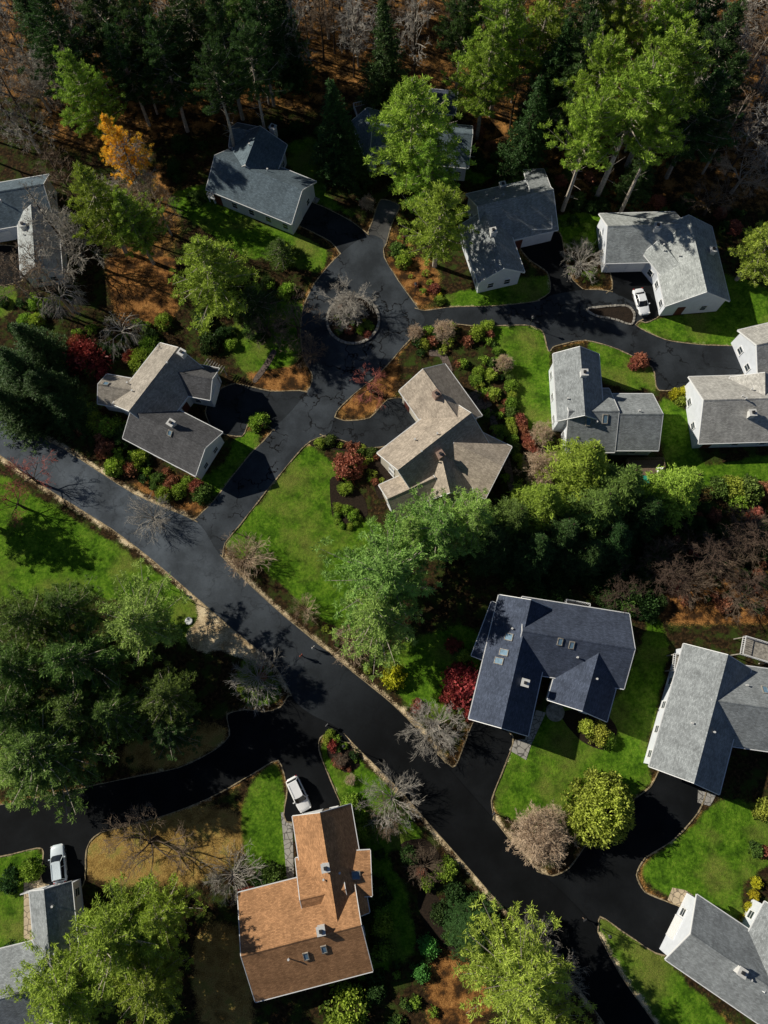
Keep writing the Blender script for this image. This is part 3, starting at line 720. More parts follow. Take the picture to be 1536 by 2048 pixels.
# ------------------------------------------------------------------ cars
M['tyre'] = simple('tyre_rubber', (.015, .015, .015), .9); M['rim'] = simple('rim_alloy', (.5, .5, .52), .3, .9)
M['cglass'] = glass('car_glass', (.008, .010, .013), .12, .5); M['hl'] = simple('headlight_lens', (.8, .8, .8), .2); M['tl'] = simple('tail_light_lens', (.35, .01, .01), .3)
def car(label, u, v, ang, colr, suv=True):
    x, y = P(u, v, .8); root = tag(obj('parked_car', None, (x, y, .07), ang), label, 'car', 'cars parked on driveways')
    m, nt, bs = new_mat('car_paint')
    nt.links.new(ramp(nt, noise(nt, 3, 3), [(.3, tuple(c*.93 for c in colr)), (.7, colr)]), bs.inputs['Base Color'])
    bs.inputs['Roughness'].default_value = .35; bs.inputs['Coat Weight'].default_value = .5
    belt = 1.02 if suv else .92; top = 1.70 if suv else 1.45
    st_ = [(-2.36,.62,.72,.35),(-2.30,.84,belt-.06,.3),(-1.9,.92,belt,.24),(-1.0,.94,belt,.22),(0,.94,belt-.01,.22),(.9,.94,belt-.02,.22),(1.3,.93,belt-.06,.22),(1.9,.90,belt-.16,.24),(2.25,.80,belt-.24,.3),(2.36,.58,.6,.36)]
    b = MB(); vs = []
    for (sx, hw, zt, zb) in st_:
        for (yy, zz) in ((-hw*.8, zb), (-hw, zb+.14), (-hw, zt-.2), (-hw*.93, zt-.05), (-hw*.78, zt), (0, zt+.035), (hw*.78, zt), (hw*.93, zt-.05), (hw, zt-.2), (hw, zb+.14), (hw*.8, zb)):
            vs.append((sx, yy, zz))
    n = 11; fs = []
    for i in range(len(st_)-1):
        for k in range(n): fs.append((i*n+k, (i+1)*n+k, (i+1)*n+(k+1) % n, i*n+(k+1) % n))
    fs += [tuple(range(n)), tuple((len(st_)-1)*n+k for k in range(n))[::-1]]
    b.add(vs, fs); me = b.mesh('body', [m], True, True); obj('body', me, parent=root)
    xr0, xr1 = (-2.12, 1.02) if suv else (-1.65, 1.0); tx0, tx1 = (-1.85, .38) if suv else (-1.0, .3)
    g = MB(); zb = belt-.03
    bot = [(xr0, -.78), (xr1-.15, -.82), (xr1+.05, -.6), (xr1+.1, 0), (xr1+.05, .6), (xr1-.15, .82), (xr0, .78)]
    tp = [(tx0, -.62), (tx1-.1, -.64), (tx1, -.5), (tx1+.04, 0), (tx1, .5), (tx1-.1, .64), (tx0, .62)]
    nb = len(bot); g.add([(a, c, zb) for a, c in bot]+[(a, c, top-.05) for a, c in tp], [(i, (i+1) % nb, nb+(i+1) % nb, nb+i) for i in range(nb)]+[tuple(range(nb, 2*nb))])
    obj('window_glass', g.mesh('window_glass', [M['cglass']]), parent=root)
    r = MB(); r.add([(a*1.0, c*1.02, top-.052+.004) for a, c in tp]+[(a*.97, c*.93, top) for a, c in tp], [(i, (i+1) % nb, nb+(i+1) % nb, nb+i) for i in range(nb)]+[tuple(range(nb, 2*nb))])
    for sg in (-1, 1):
        for (bx, tx) in ((xr1-.12, tx1-.08), (-.35, -.4), (xr0+.1, tx0+.05)):
            r.tube([(bx, sg*.815, zb), (tx, sg*.645, top-.04)], [.045, .045], 4)
    if suv:
        for sg in (-1, 1): r.tube([(tx0+.2, sg*.6, top+.06), (tx1-.2, sg*.6, top+.06)], [.025, .025], 4, 0, True)
    obj('roof_panel', r.mesh('roof_panel', [m]), parent=root)
    t = MB(); t.tube([(0, -.11, 0), (0, .11, 0)], [.34, .34], 20, 0, True); tm = t.mesh('tyre', [M['tyre']])
    t = MB(); t.tube([(0, -.118, 0), (0, .118, 0)], [.21, .21], 12, 0, True); rm = t.mesh('rim', [M['rim']])
    for wx in (-1.42, 1.42):
        for wy in (-.85, .85):
            w = obj('wheel', tm, (wx, wy, .34), 0, root); obj('rim', rm, (0, 0, 0), 0, w)
    for sg in (-1, 1):
        q = MB(); q.box((2.2, sg*.68, .74), (.2, .24, .12), -sg*.5); obj('headlight', q.mesh('headlight', [M['hl']]), parent=root)
        q = MB(); q.box((-2.3, sg*.72, .88), (.1, .2, .2)); obj('tail_light', q.mesh('tail_light', [M['tl']]), parent=root)
        q = MB(); q.box((.72, sg*1.02, belt+.06), (.14, .22, .14)); obj('side_mirror', q.mesh('side_mirror', [m]), parent=root)
def angpx(u1, v1, u2, v2):
    a = P(u1, v1); b = P(u2, v2); return math.atan2(b[1]-a[1], b[0]-a[0])
car('white station car parked before brown shingled house', 597, 1588, angpx(583,1557,612,1620), (.88, .89, .92))
car('silver car parked on black asphalt by white house', 1283, 603, angpx(1276,580,1290,625), (.82, .85, .9), False)
car('silver car parked beside pale walkway and lawn', 117, 1727, angpx(121,1765,114,1690), (.66, .75, .82))

# ------------------------------------------------------------------ people
def person(label, u, v, ang, jacket, trousers, stride=.28):
    x, y = P(u, v); root = tag(obj('person', None, (x, y, .085), ang), label, 'person')
    J = [((0,0,.95),.15),((0,0,1.15),.14),((0,0,1.38),.17),((0,0,1.5),.065),((.02,0,1.62),.10),((.02,0,1.72),.085),
      ((0,.2,1.40),.06),((-.1,.25,1.14),.045),((.02,.24,.92),.035),((0,-.2,1.40),.06),((.08,-.25,1.14),.045),((.2,-.24,.94),.035),
      ((0,.1,.88),.10),((stride*.5,.1,.5),.07),((stride,.1,.08),.05),((stride+.18,.1,.04),.04),
      ((0,-.1,.88),.10),((-stride*.3,-.1,.48),.07),((-stride,-.1,.10),.05),((-stride+.16,-.1,.04),.04)]
    E = [(0,1),(1,2),(2,3),(3,4),(4,5),(2,6),(6,7),(7,8),(2,9),(9,10),(10,11),(0,12),(12,13),(13,14),(14,15),(0,16),(16,17),(17,18),(18,19)]
    me = bpy.data.meshes.new('body'); me.from_pydata([j[0] for j in J], E, [])
    o = bpy.data.objects.new('tmp', me); C.objects.link(o)
    sk = o.modifiers.new('s', 'SKIN'); 
    for i, j in enumerate(J): me.skin_vertices[0].data[i].radius = (j[1], j[1])
    me.skin_vertices[0].data[0].use_root = True
    ss = o.modifiers.new('u', 'SUBSURF'); ss.levels = 1
    dg = bpy.context.evaluated_depsgraph_get(); m2 = bpy.data.meshes.new_from_object(o.evaluated_get(dg))
    bpy.data.objects.remove(o); m2.materials.clear()
    for mm in (simple('skin', (.45, .28, .2), .6), jacket, trousers): m2.materials.append(mm)
    for p in m2.polygons:
        z = p.center.z; p.material_index = 0 if z > 1.5 else (1 if z > .92 or abs(p.center.y) > .19 else 2); p.use_smooth = True
    obj('body', m2, parent=root)
    hb = MB(); rings = []
    for k in range(5):
        a = k/4*1.5; rings.append(((0, 0, 1.64+.13*math.sin(a)), max(.11*math.cos(a), .012)))
    hb.tube([r[0] for r in rings], [r[1] for r in rings], 10, 0, True)
    obj('hair', hb.mesh('hair', [M['bark']], True), parent=root)
person('person walking in red jacket on the road', 604, 1312, -.9, simple('red_jacket', (.5, .12, .08)), simple('dark_trousers', (.03, .03, .04)))
person('person walking in white jacket on the road', 628, 1296, -.9, simple('white_jacket', (.8, .8, .8)), simple('blue_trousers', (.05, .06, .1)))

# ------------------------------------------------------------------ vegetation
def leaf_mesh(name, cen, rad, shade, nf, ln, wd, mat, seed, up=.35, flat=.5):
    r = np.random.RandomState(seed); cen = np.array(cen); rad = np.array(rad); shade = np.array(shade)
    c = np.repeat(cen, nf, 0); R = np.repeat(rad, nf)[:, None]; s = np.repeat(shade, nf); n = len(c)
    off = r.normal(size=(n, 3)); off /= np.linalg.norm(off, axis=1)[:, None]+1e-9
    off *= (r.rand(n, 1)**.45); off[:, 2] *= flat
    p = c+off*R
    d = off+r.normal(size=(n, 3))*.45; d[:, 2] += up; d /= np.linalg.norm(d, axis=1)[:, None]+1e-9
    w = np.cross(d, r.normal(size=(n, 3))); w /= np.linalg.norm(w, axis=1)[:, None]+1e-9
    L = (ln*(.6+.8*r.rand(n, 1)))/2; Wd = (wd*(.7+.6*r.rand(n, 1)))/2
    v = np.stack([p-d*L, p+w*Wd, p+d*L, p-w*Wd], 1).reshape(-1, 3)
    q = np.arange(n*4).reshape(-1, 4)
    me = np_mesh(name, v, q, [mat])
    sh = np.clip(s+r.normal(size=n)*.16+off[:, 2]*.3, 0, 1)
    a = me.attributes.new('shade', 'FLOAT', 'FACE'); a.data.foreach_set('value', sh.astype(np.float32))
    return me
def conifer(kind, seed):
    r = random.Random(seed); Hh = 20.0; cen, rad, sh = [], [], []; tk = MB()
    bend = [(0, 0, 0)]; 
    for k in range(1, 9): bend.append((bend[-1][0]+r.uniform(-.18, .18), bend[-1][1]+r.uniform(-.18, .18), Hh*k/8))
    tk.tube(bend, [.38*(1-k/8.6)+.03 for k in range(9)], 7)
    def axis(z):
        t = z/Hh*8; i = min(7, int(t)); f = t-i; a, b = bend[i], bend[i+1]; return (a[0]+(b[0]-a[0])*f, a[1]+(b[1]-a[1])*f)
    if kind in ('pine', 'tall_pine'):
        R0 = 6.0; nl = 22 if kind == 'pine' else 15; lop = r.uniform(0, 6.28); t0 = .28 if kind == 'pine' else .52
        for l in range(nl):
            t = t0+(.99-t0)*(l+r.uniform(-.3, .3))/nl; z = Hh*t; ax = axis(z)
            prof = (max(0.02, 1-t)/.58)**.85 if t > .42 else math.sin(min(1, (t-.12)/.30)*1.57)
            if kind == 'tall_pine': prof = (max(.02, 1-t)/.45)**.6
            prof = min(prof, 1)
            nb = r.randint(4, 7); a0 = r.uniform(0, 6.28)
            for k in range(nb):
                az = a0+k*6.28/nb+r.uniform(-.4, .4)
                L = R0*prof*r.uniform(.5, 1.15)*(1+.18*math.cos(az-lop)); rise = r.uniform(.1, .4)+.35*(t > .8)
                tip = (ax[0]+math.cos(az)*L, ax[1]+math.sin(az)*L, z+L*rise)
                mid = (ax[0]+math.cos(az)*L*.5, ax[1]+math.sin(az)*L*.5, z+L*rise*.35)
                tk.tube([(ax[0], ax[1], z), mid, tip], [.11*(1.15-t), .06, .02], 3)
                nt_ = max(2, int(L*2.2)); bs = r.uniform(.3, .95)
                for j in range(nt_):
                    s = .28+.76*(j+r.random())/nt_; sp = L*.17*(1.15-abs(s-.6))
                    lat = r.uniform(-sp, sp); zz = z+L*rise*s*s
                    cen.append((ax[0]+math.cos(az)*L*s-math.sin(az)*lat, ax[1]+math.sin(az)*L*s+math.cos(az)*lat, zz+r.uniform(-.15, .3)))
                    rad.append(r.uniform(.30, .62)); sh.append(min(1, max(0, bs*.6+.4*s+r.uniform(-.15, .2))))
        if kind == 'tall_pine':   # bare dead limbs on the lower bole
            for k in range(16):
                z = Hh*r.uniform(.15, .52); ax = axis(z); az = r.uniform(0, 6.28); L = r.uniform(1, 2.6)
                tk.tube([(ax[0], ax[1], z), (ax[0]+math.cos(az)*L, ax[1]+math.sin(az)*L, z+L*.25)], [.05, .015], 3)
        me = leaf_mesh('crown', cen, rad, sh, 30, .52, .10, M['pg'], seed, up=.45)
    else:
        R0 = 4.0; nl = 34
        for l in range(nl):
            t = .06+.93*l/nl; z = Hh*t; ax = axis(z); R = R0*(1-t)**.85+.15
            nb = max(5, int(11*(1-t)+4)); a0 = r.uniform(0, 6.28)
            for k in range(nb):
                az = a0+k*6.28/nb+r.uniform(-.2, .2); L = R*r.uniform(.6, 1.18); dr = -.28+.35*t
                if k % 2 == 0: tk.tube([(ax[0], ax[1], z), (ax[0]+math.cos(az)*L*.9, ax[1]+math.sin(az)*L*.9, z+L*dr)], [.05, .015], 3)
                nt_ = max(2, int(L*1.8))
                for j in range(nt_):
                    s = .3+.72*(j+r.random()*.6)/nt_; lat = r.uniform(-1, 1)*L*.12
                    cen.append((ax[0]+math.cos(az)*L*s-math.sin(az)*lat, ax[1]+math.sin(az)*L*s+math.cos(az)*lat, z+L*dr*s+.15*s*s*L))
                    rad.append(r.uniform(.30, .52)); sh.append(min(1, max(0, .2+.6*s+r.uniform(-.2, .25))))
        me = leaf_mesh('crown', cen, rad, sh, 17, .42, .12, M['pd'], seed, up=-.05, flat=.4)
    return tk.mesh('trunk', [M['bark_pale' if kind != 'spruce' else 'bark']]), me, R0, Hh
def bare(seed, kind='spread', twig='twig_grey'):
    r = random.Random(seed); tk = MB(); br = MB(); Hh = 12.0; R0 = 5.0
    stack = []
    def rv(s): return Vector((r.gauss(0, s), r.gauss(0, s), r.gauss(0, s)))
    tw = .014
    if kind == 'spread':
        tk.tube([(0, 0, 0), (.1, .05, 1.5), (.15, .1, 3.2)], [.3, .23, .19], 7)
        for k in range(7):
            a = k*.9+r.uniform(-.3, .3); stack.append((Vector((.15, .1, 2.3+.15*k)), Vector((math.cos(a)*.9, math.sin(a)*.9, r.uniform(.6, 1.3))).normalized(), 3.2, .09, 0))
        depth = 4; nch = [3, 4, 4, 4]; fall = .64; grav = .05
    elif kind == 'forest':
        Hh = 16.0; R0 = 3.5
        tk.tube([(0, 0, 0), (.2, .1, 5), (.1, .3, 10), (.3, .2, 15.5)], [.2, .16, .1, .03], 6)
        for k in range(19):
            a = k*2.4+r.uniform(-.3, .3); z = 4.5+k*.58; stack.append((Vector((.18, .18, z)), Vector((math.cos(a), math.sin(a), r.uniform(.5, 1.2))).normalized(), 2.4*(1.25-k/22), .06, 1))
        depth = 4; nch = [3, 3, 4, 4]; fall = .66; grav = .03; tw = .018
    elif kind == 'dense':
        Hh = 7.0; R0 = 3.7
        tk.tube([(0, 0, 0), (0, 0, 1.2)], [.25, .2], 7)
        for k in range(28):
            a = k*2.4; e = .10+k*.10; stack.append((Vector((0, 0, 1.1)), Vector((math.cos(a), math.sin(a), e)).normalized(), 2.0, .05, 1))
        depth = 5; nch = [3, 3, 4, 4, 3]; fall = .66; grav = -.02; tw = .016
    elif kind == 'open':   # low radiating shrub, long fine limbs
        Hh = 5.0; R0 = 4.6
        tk.tube([(0, 0, 0), (0, 0, .6)], [.2, .15], 7)
        for k in range(24):
            a = k*2.4+r.uniform(-.2, .2); e = .10+k*.06; stack.append((Vector((0, 0, .5)), Vector((math.cos(a), math.sin(a), e)).normalized(), 2.9, .05, 1))
        depth = 4; nch = [3, 4, 4, 3]; fall = .60; grav = .04; tw = .015
    else:
        Hh = 8.0; R0 = 4.0
        tk.tube([(0, 0, 0), (.1, 0, 2), (.1, .1, 4)], [.25, .2, .15], 7)
        for k in range(10):
            a = k*2.4; stack.append((Vector((.1, .1, 3.2+.1*k)), Vector((math.cos(a), math.sin(a), 1.2)).normalized(), 2.4, .08, 1))
        depth = 4; nch = [3, 3, 5, 5]; fall = .75; grav = -.5
    while stack:
        p, d, L, rd, dp = stack.pop()
        d1 = (d+rv(.13)).normalized(); d2 = (d1+rv(.16)+Vector((0, 0, grav))).normalized()
        a = p+d1*L*.5; b = a+d2*L*.5
        tgt = tk if dp == 0 else br
        tgt.tube([p, a, b], [rd, rd*.8, rd*.58], 5 if dp == 0 else 3)
        if dp < depth:
            for k in range(nch[min(dp, len(nch)-1)]):
                s = r.uniform(.35, 1); q = p+(a-p)*(s*2) if s < .5 else a+(b-a)*(s*2-1)
                perp = rv(1); perp = (perp-perp.dot(d2)*d2).normalized()
                nd = (d2*r.uniform(.6, 1)+perp*r.uniform(.5, .85)*(.75 if kind == 'open' else 1)+Vector((0, 0, grav))).normalized()
                stack.append((q, nd, L*fall*r.uniform(.75, 1.1), max(rd*.52, tw), dp+1))
    return tk.mesh('trunk', [M['bark_pale' if twig in ('twig_grey', 'twig_tan') else 'bark']]), br.mesh('branches', [M[twig]]), R0, Hh
def ball(seed, mat, nb=60, nf=34, hz=.8, ln=.16, wd=.09, rr_=(.18, .34), lo=0):
    r = random.Random(seed); cen, rad, sh = [], [], []
    for k in range(nb):
        z = r.uniform(lo, 1); a = r.uniform(0, 6.28); q = math.sqrt(1-z*z)*r.uniform(.62, .95)
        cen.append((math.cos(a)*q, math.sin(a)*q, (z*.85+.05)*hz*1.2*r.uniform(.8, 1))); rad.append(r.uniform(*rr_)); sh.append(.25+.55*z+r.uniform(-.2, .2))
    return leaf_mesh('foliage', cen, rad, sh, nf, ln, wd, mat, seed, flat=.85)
PINES = [conifer('pine', s) for s in (11, 12, 13, 14)]
TALL = [conifer('tall_pine', s) for s in (15, 16)]
SPR = [conifer('spruce', s) for s in (21, 22)]
_c = {}
def recol(me, mat):
    k = (me.name, mat)
    if k not in _c:
        m = me.copy(); m.materials[0] = M[mat]; _c[k] = m
    return _c[k]
BARE = {'spread': [bare(s) for s in (31, 32)], 'forest': [bare(s, 'forest', 'twig_brown') for s in (33, 34, 35)], 'dense': [bare(36, 'dense', 'twig_tan'), bare(38, 'dense', 'twig_tan')], 'weep': [bare(37, 'weep')], 'open': [bare(41, 'open'), bare(42, 'open')]}
cnt = [0]
LBL = {'pg': 'tall green white pine with clumpy needled crown', 'py': 'yellow green pine with soft feathery crown', 'pd': 'dark green conifer with dense shaded crown', 'po': 'deep green conifer with ragged crown', 'pl': 'pale green pine with broad sunlit crown', 'gold': 'golden yellow larch tree with narrow crown'}
def put(name, parts, x, y, sx, sz, label, cat, grp):
    cnt[0] += 1
    root = tag(obj(name, None, (x, y, 0), (cnt[0]*2.399) % 6.28, None, (sx, sx*(.93+.14*((cnt[0]*7) % 10)/10), sz)), label, cat, grp)
    for n_, d in parts: obj(n_, d, parent=root)
    return root
def tree(kind, mat, u, v, h, r, zc=.62):
    if kind == 'tall': zc = .76
    x, y = P(u, v, h*zc)
    if kind == 'pine': src = PINES[cnt[0] % 4]; nm = 'pine_tree'
    elif kind == 'tall': src = TALL[cnt[0] % 2]; nm = 'pine_tree'
    else: src = SPR[cnt[0] % 2]; nm = 'spruce_tree'
    if mat == 'gold': nm = 'larch_tree'
    lab = LBL[mat] if kind == 'pine' else 'tall pine with pale bare trunk and high green crown' if kind == 'tall' else 'dark green spruce with dense conical crown' if mat == 'pd' else 'green spruce with layered cone shaped crown'
    o = put(nm, (('trunk', src[0]), ('crown', recol(src[1], mat))), x, y, r/src[2], h/src[3], lab, 'tree', 'evergreen trees between the houses')
def bt(kind, mat, u, v, h, r, zc=.55, ground=False):
    x, y = P(u, v, 0 if ground else h*zc); src = BARE[kind][cnt[0] % len(BARE[kind])]
    lab = {'spread': 'leafless grey tree with wide spreading branches', 'forest': 'slender leafless brown forest tree', 'dense': 'leafless rounded bush with dense tan twigs', 'weep': 'leafless weeping tree with drooping grey twigs', 'open': 'leafless shrub with long fine radiating branches'}[kind]
    if mat == 'twig_red': lab = 'nearly bare tree with reddish fine twigs'
    tkm = recol(src[0], 'bark') if mat in ('twig_brown', 'twig_red') else (recol(src[0], 'bark_dark') if mat == 'twig_dark' else src[0])
    put('bare_tree', (('trunk', tkm), ('branches', recol(src[1], mat))), x, y, r/src[2], h/src[3], lab, 'tree', 'leafless trees in the neighbourhood')
for a in [  # pines
 ('pg',170,185,21,5.4),('pg',195,405,20,5.6),('pg',262,440,18,4.8),('pg',415,535,18,6.8),('pg',822,250,22,8.2),('pg',880,440,19,6.4),('pg',858,345,17,4.8),
 ('pg',1010,75,25,7),('pg',975,145,22,5.4),('pg',1090,50,24,6),('pg',1235,45,24,6),('pg',1325,45,24,5.5),
 ('py',1530,490,15,5),('pl',775,1150,16,7.8),('pl',755,1230,13,6.2),('pl',880,1062,15,6),('pl',945,1035,14,4.8),('pl',820,1065,13,4.4),
 ('pl',275,1245,15,6.6),('po',75,1500,15,8.0),('pl',45,1530,13,5.5),('po',25,1420,15,5.5),('pg',235,1875,14,7.6),('pg',140,1985,12,6.2),('pg',300,1965,12,5.4),('pg',320,1830,14,4.0),
 ('py',1040,1960,13,7.2),('py',1085,2040,11,5),('pg',-110,1010,12,4.5),
 ('po',60,1240,16,5.5),('po',150,1320,16,6),('po',40,1335,16,6),('po',335,1390,13,4.6),('po',225,1425,12,4.8),('po',150,1420,13,5.6),('pd',330,1465,9,4.0),('po',130,1215,14,4),
 ('pd',120,80,24,6),('pd',200,30,24,6),('pd',290,60,25,5.6),('pd',380,50,25,6),('pd',450,90,24,5.4),('pd',520,60,24,5),('pd',330,130,22,5),('pd',250,130,20,4.6),('po',480,10,25,5.4),
 ('pd',1400,230,22,6),('pd',1430,110,24,6),('pd',1160,130,24,6),('pd',1180,30,24,6),('pd',1400,30,24,6),('pd',1440,190,20,5),('pd',930,30,24,5),
 ('po',560,500,7,2.6),('pd',505,600,9,3.6)]:
    tree('pine', *a)
for a in [('pg',1275,200,27,7.6),('pg',1345,130,27,7),('pg',1185,255,24,5.4),('pg',1215,150,24,5.4),('pg',1320,260,24,5),('pd',430,160,23,4.6),('pd',500,120,24,4.6)]: tree('tall', *a)
tree('pine', 'gold', 238, 295, 18, 3.8)
for a in [('pd',670,235,19,4.6),('pd',770,90,22,5),('pd',1062,235,20,4.6),('pd',700,290,13,3.6),('pd',1110,130,22,5),('pd',30,730,13,5.5),('pd',85,770,12,5),('pd',15,800,12,5),('pd',60,680,12,4.5),('pd',120,810,9,4),
 ('pg',1085,1005,14,5.2),('pg',1170,925,15,6.2),('po',1240,965,15,6),('po',1195,1010,14,5.5),('po',1030,1030,13,4.5),('pd',1130,1060,12,5),('pd',1300,1020,11,4.2),('pg',1370,970,15,5),('pd',985,1080,11,4.5),('pd',1230,1070,10,4.6),('pd',1070,1090,10,4.5),('pd',1180,1100,9,4),
 ('pd',560,20,22,5),('pd',60,20,22,5),('pd',1290,330,12,3.5),('pd',960,1880,6,4.2),('pd',940,1860,6,3.6)]:
    tree('spruce', *a)
for a in [('spread','twig_grey',125,480,12,6.5),('spread','twig_grey',95,440,12,5),('weep','twig_grey',120,590,9,4.5),('weep','twig_grey',240,660,8,4),('spread','twig_grey',700,588,8,5),('dense','twig_grey',693,608,5.5,4.2),
 ('spread','twig_brown',590,640,9,5.5),('spread','twig_brown',530,640,9,5),('open','twig_tan',488,1112,4,4.6),('open','twig_tan',488,1112,3,3.2),('open','twig_grey',512,1355,4,4.8),('open','twig_grey',865,1460,4,4.8),('spread','twig_grey',880,1450,7,4.5),
 ('open','twig_grey',785,1600,4.5,4.8),('open','twig_brown',775,1640,3.5,3.4),('spread','twig_brown',290,1690,9,7),('open','twig_grey',460,1755,4,4.4),('open','twig_grey',1165,515,4,4.2),('spread','twig_red',740,765,6,4),
 ('dense','twig_tan',1010,722,4,2),('dense','twig_tan',890,655,3.5,2.4),('dense','twig_tan',830,660,3,1.8),('dense','twig_tan',1088,1676,8,5.2),('dense','twig_tan',1092,1672,7.4,4.8),('spread','twig_red',45,945,9,4.5),('spread','twig_red',20,1000,8,4),
 ('dense','twig_tan',930,955,6,3),('dense','twig_tan',1090,935,8,4.2),('open','twig_tan',710,1285,4,4),('open','twig_tan',610,1215,4,2.5),('open','twig_grey',300,1030,4,4.2),('open','twig_brown',850,1735,3,3),
 ('open','twig_grey',1075,1890,4,3.8),('open','twig_grey',1120,1960,4,3.8),('dense','twig_brown',680,1520,2,1.3),('spread','twig_tan',245,380,14,4.5),('dense','twig_tan',735,400,3,1.8),('spread','twig_grey',60,130,14,7),('spread','twig_grey',40,240,13,6.5),
 ('spread','twig_brown',1500,1190,8,4.5),('spread','twig_dark',1250,1190,8,4.5),('open','twig_brown',1450,1110,5,4.5),('open','twig_brown',1380,1160,5,4.5),('open','twig_brown',1510,1070,5,4.5),('open','twig_brown',1330,1110,5,4),('spread','twig_tan',1500,330,12,6),('spread','twig_brown',1440,380,11,5),
 ('dense','twig_tan',1085,860,4,2.4),('open','twig_brown',620,700,4,3.4),('spread','twig_tan',60,150,14,6),('dense','twig_tan',700,1560,1.4,1)]:
    bt(*a)
rs = random.Random(99)
def scatter(poly, n, fn, rnd, gap=0, road=True):
    pw = W(poly); x0 = min(p[0] for p in pw); x1 = max(p[0] for p in pw); y0 = min(p[1] for p in pw); y1 = max(p[1] for p in pw)
    pts = []; tries = 0
    while len(pts) < n and tries < n*40:
        tries += 1; x = rnd.uniform(x0, x1); y = rnd.uniform(y0, y1)
        if not inside(pw, [x], [y])[0] or in_house(x, y, .9) or (road and on_road(x, y)): continue
        if any((x-a)**2+(y-b)**2 < gap*gap for a, b in pts): continue
        pts.append((x, y)); fn(x, y, rnd)
def forest_tree(x, y, r, dark=False):
    src = BARE['forest'][cnt[0] % 3]; h = r.uniform(12, 18)*(.5 if dark else 1)
    put('bare_tree', (('trunk', recol(src[0], 'bark_dark') if dark else (recol(src[0], 'bark_pale') if r.random() < .4 else src[0])), ('branches', recol(src[1], 'twig_dark' if dark else r.choice(['twig_brown', 'twig_grey', 'twig_grey', 'twig_brown'])))), x, y, r.uniform(3, 4.4)/src[2], h/src[3], 'slender leafless brown forest tree', 'tree', 'leafless trees in the neighbourhood')
scatter([(-60,-40),(1600,-40),(1600,240),(1350,300),(1150,330),(1000,260),(930,170),(560,160),(540,220),(300,230),(110,250),(-60,330)], 205, forest_tree, rs, 2.5)
scatter([(110,400),(200,400),(330,400),(350,480),(240,500),(150,560),(60,600),(60,660),(160,660)], 9, forest_tree, rs, 2.6)
scatter([(1380,290),(1560,280),(1560,440),(1440,440)], 9, forest_tree, rs, 3)
scatter([(1250,1110),(1560,1060),(1560,1220),(1330,1210)], 5, lambda x, y, r: forest_tree(x, y, r, True), rs, 4)

# shrubs
SHM = {'g':'pg','d':'pd','o':'po','r':'red','u':'rust','l':'lime','e':'emer','y':'py'}
SH = {k: [ball(50+i*3+j, M[m], hz=.8) for j in range(2)] for i, (k, m) in enumerate(SHM.items())}
SLB = {'g':'rounded green shrub in a garden bed','d':'dark green rounded evergreen shrub','o':'deep green garden shrub in mulch','r':'red leaved rounded maple shrub','u':'rust orange rounded autumn shrub','l':'bright yellow rounded shrub in bed','e':'bright emerald green rounded shrub','y':'yellow green rounded shrub by the lawn'}
SHL = []
def shrub(k, x, y, r, h=None, key=0): SHL.append((k, x, y, r, h or r*.85, key))
for k, u, v, r in [('o',795,497,1.6),('g',806,520,1.5),('g',518,842,1.6),('u',698,930,2.6),('r',925,1368,2.9),('r',905,1395,1.8),('r',940,1425,1.2),('r',170,712,3.6),('u',1282,720,1.6),('u',1270,726,1.1),
 ('l',1514,1766,.85),('l',1509,1791,.85),('l',1501,1816,.85),('l',1492,1841,.85),('y',1476,1858,.8),('e',858,1895,1.4),('e',845,1946,1.3),('l',903,1864,.55),('g',690,2025,3.2),('g',700,1605,1.4),('g',712,1632,1.6),('g',722,1660,1.7),('d',755,1790,1.8),('g',760,1850,1.8),('g',765,1900,1.6),
 ('o',540,1760,2),('d',525,1775,2),('g',892,1740,1.6),('d',820,1712,1.5),('g',855,1765,1.2),('u',842,1745,.9),('d',880,1830,1.4),('o',905,1870,1.2),('l',788,1355,1.8),('y',780,1335,1.2),('y',1200,1470,1.8),('y',1175,1455,1.4),('g',1215,1480,1.3),('u',835,1412,1),
 ('g',570,505,2.4),('o',660,880,1.1),('y',640,885,1),('o',742,905,1),('o',722,905,.9),('g',690,975,1.2),('g',690,1020,1),('g',705,1030,1),('g',675,1015,1),('r',665,1490,1),('y',655,1480,.9),
 ('l',1352,788,1.2),('l',1372,782,1),('l',1390,775,1),('y',1362,800,1),('g',215,850,2),('g',230,930,2),('g',280,718,2.2),('g',300,690,2),('d',250,870,2.2),('u',340,965,1.4),('u',390,975,1.5),('g',375,965,1.2),('d',355,985,1),
 ('g',660,1470,.8),('o',735,650,1),('g',720,660,.9),('u',700,660,1),('u',735,668,.8),('l',728,640,.5),('g',880,600,.9),('l',880,590,.5),('u',870,575,1),('g',975,650,1.3),('g',955,665,1.6),
 ('g',60,1740,1.6),('d',20,1760,1.6),('d',15,1915,1.8),('g',40,1900,1.4),('o',1500,980,2.5),('y',1470,975,2.2),('o',1440,975,2),('u',1530,980,1.6),('g',1480,1000,1.6),('y',1530,1620,1.6),('o',1515,1700,1.2),('u',1530,1705,.9)]:
    x, y = P(u, v, r*.5); shrub(k, x, y, r, None, 1)
for i in range(14):
    t = i/13; u = 995+55*t+12*math.sin(t*6); v = 700+230*t; x, y = P(u, v, .6); shrub(['g','y','g','o'][i % 4], x, y, rs.uniform(.8, 1.3), None, 1)
for i in range(12):
    t = i/11; x, y = P(1035+35*t, 830+80*t, .5); shrub('u', x, y, rs.uniform(.8, 1.2), None, 1)
for i in range(9):
    a = i/9*6.28; x, y = P(695+22*math.cos(a), 1035+18*math.sin(a), .4); shrub('g', x, y, .6, None, 1)
def rsh(ks, lo, hi):
    return lambda x, y, r: shrub(r.choice(ks), x, y, r.uniform(lo, hi))
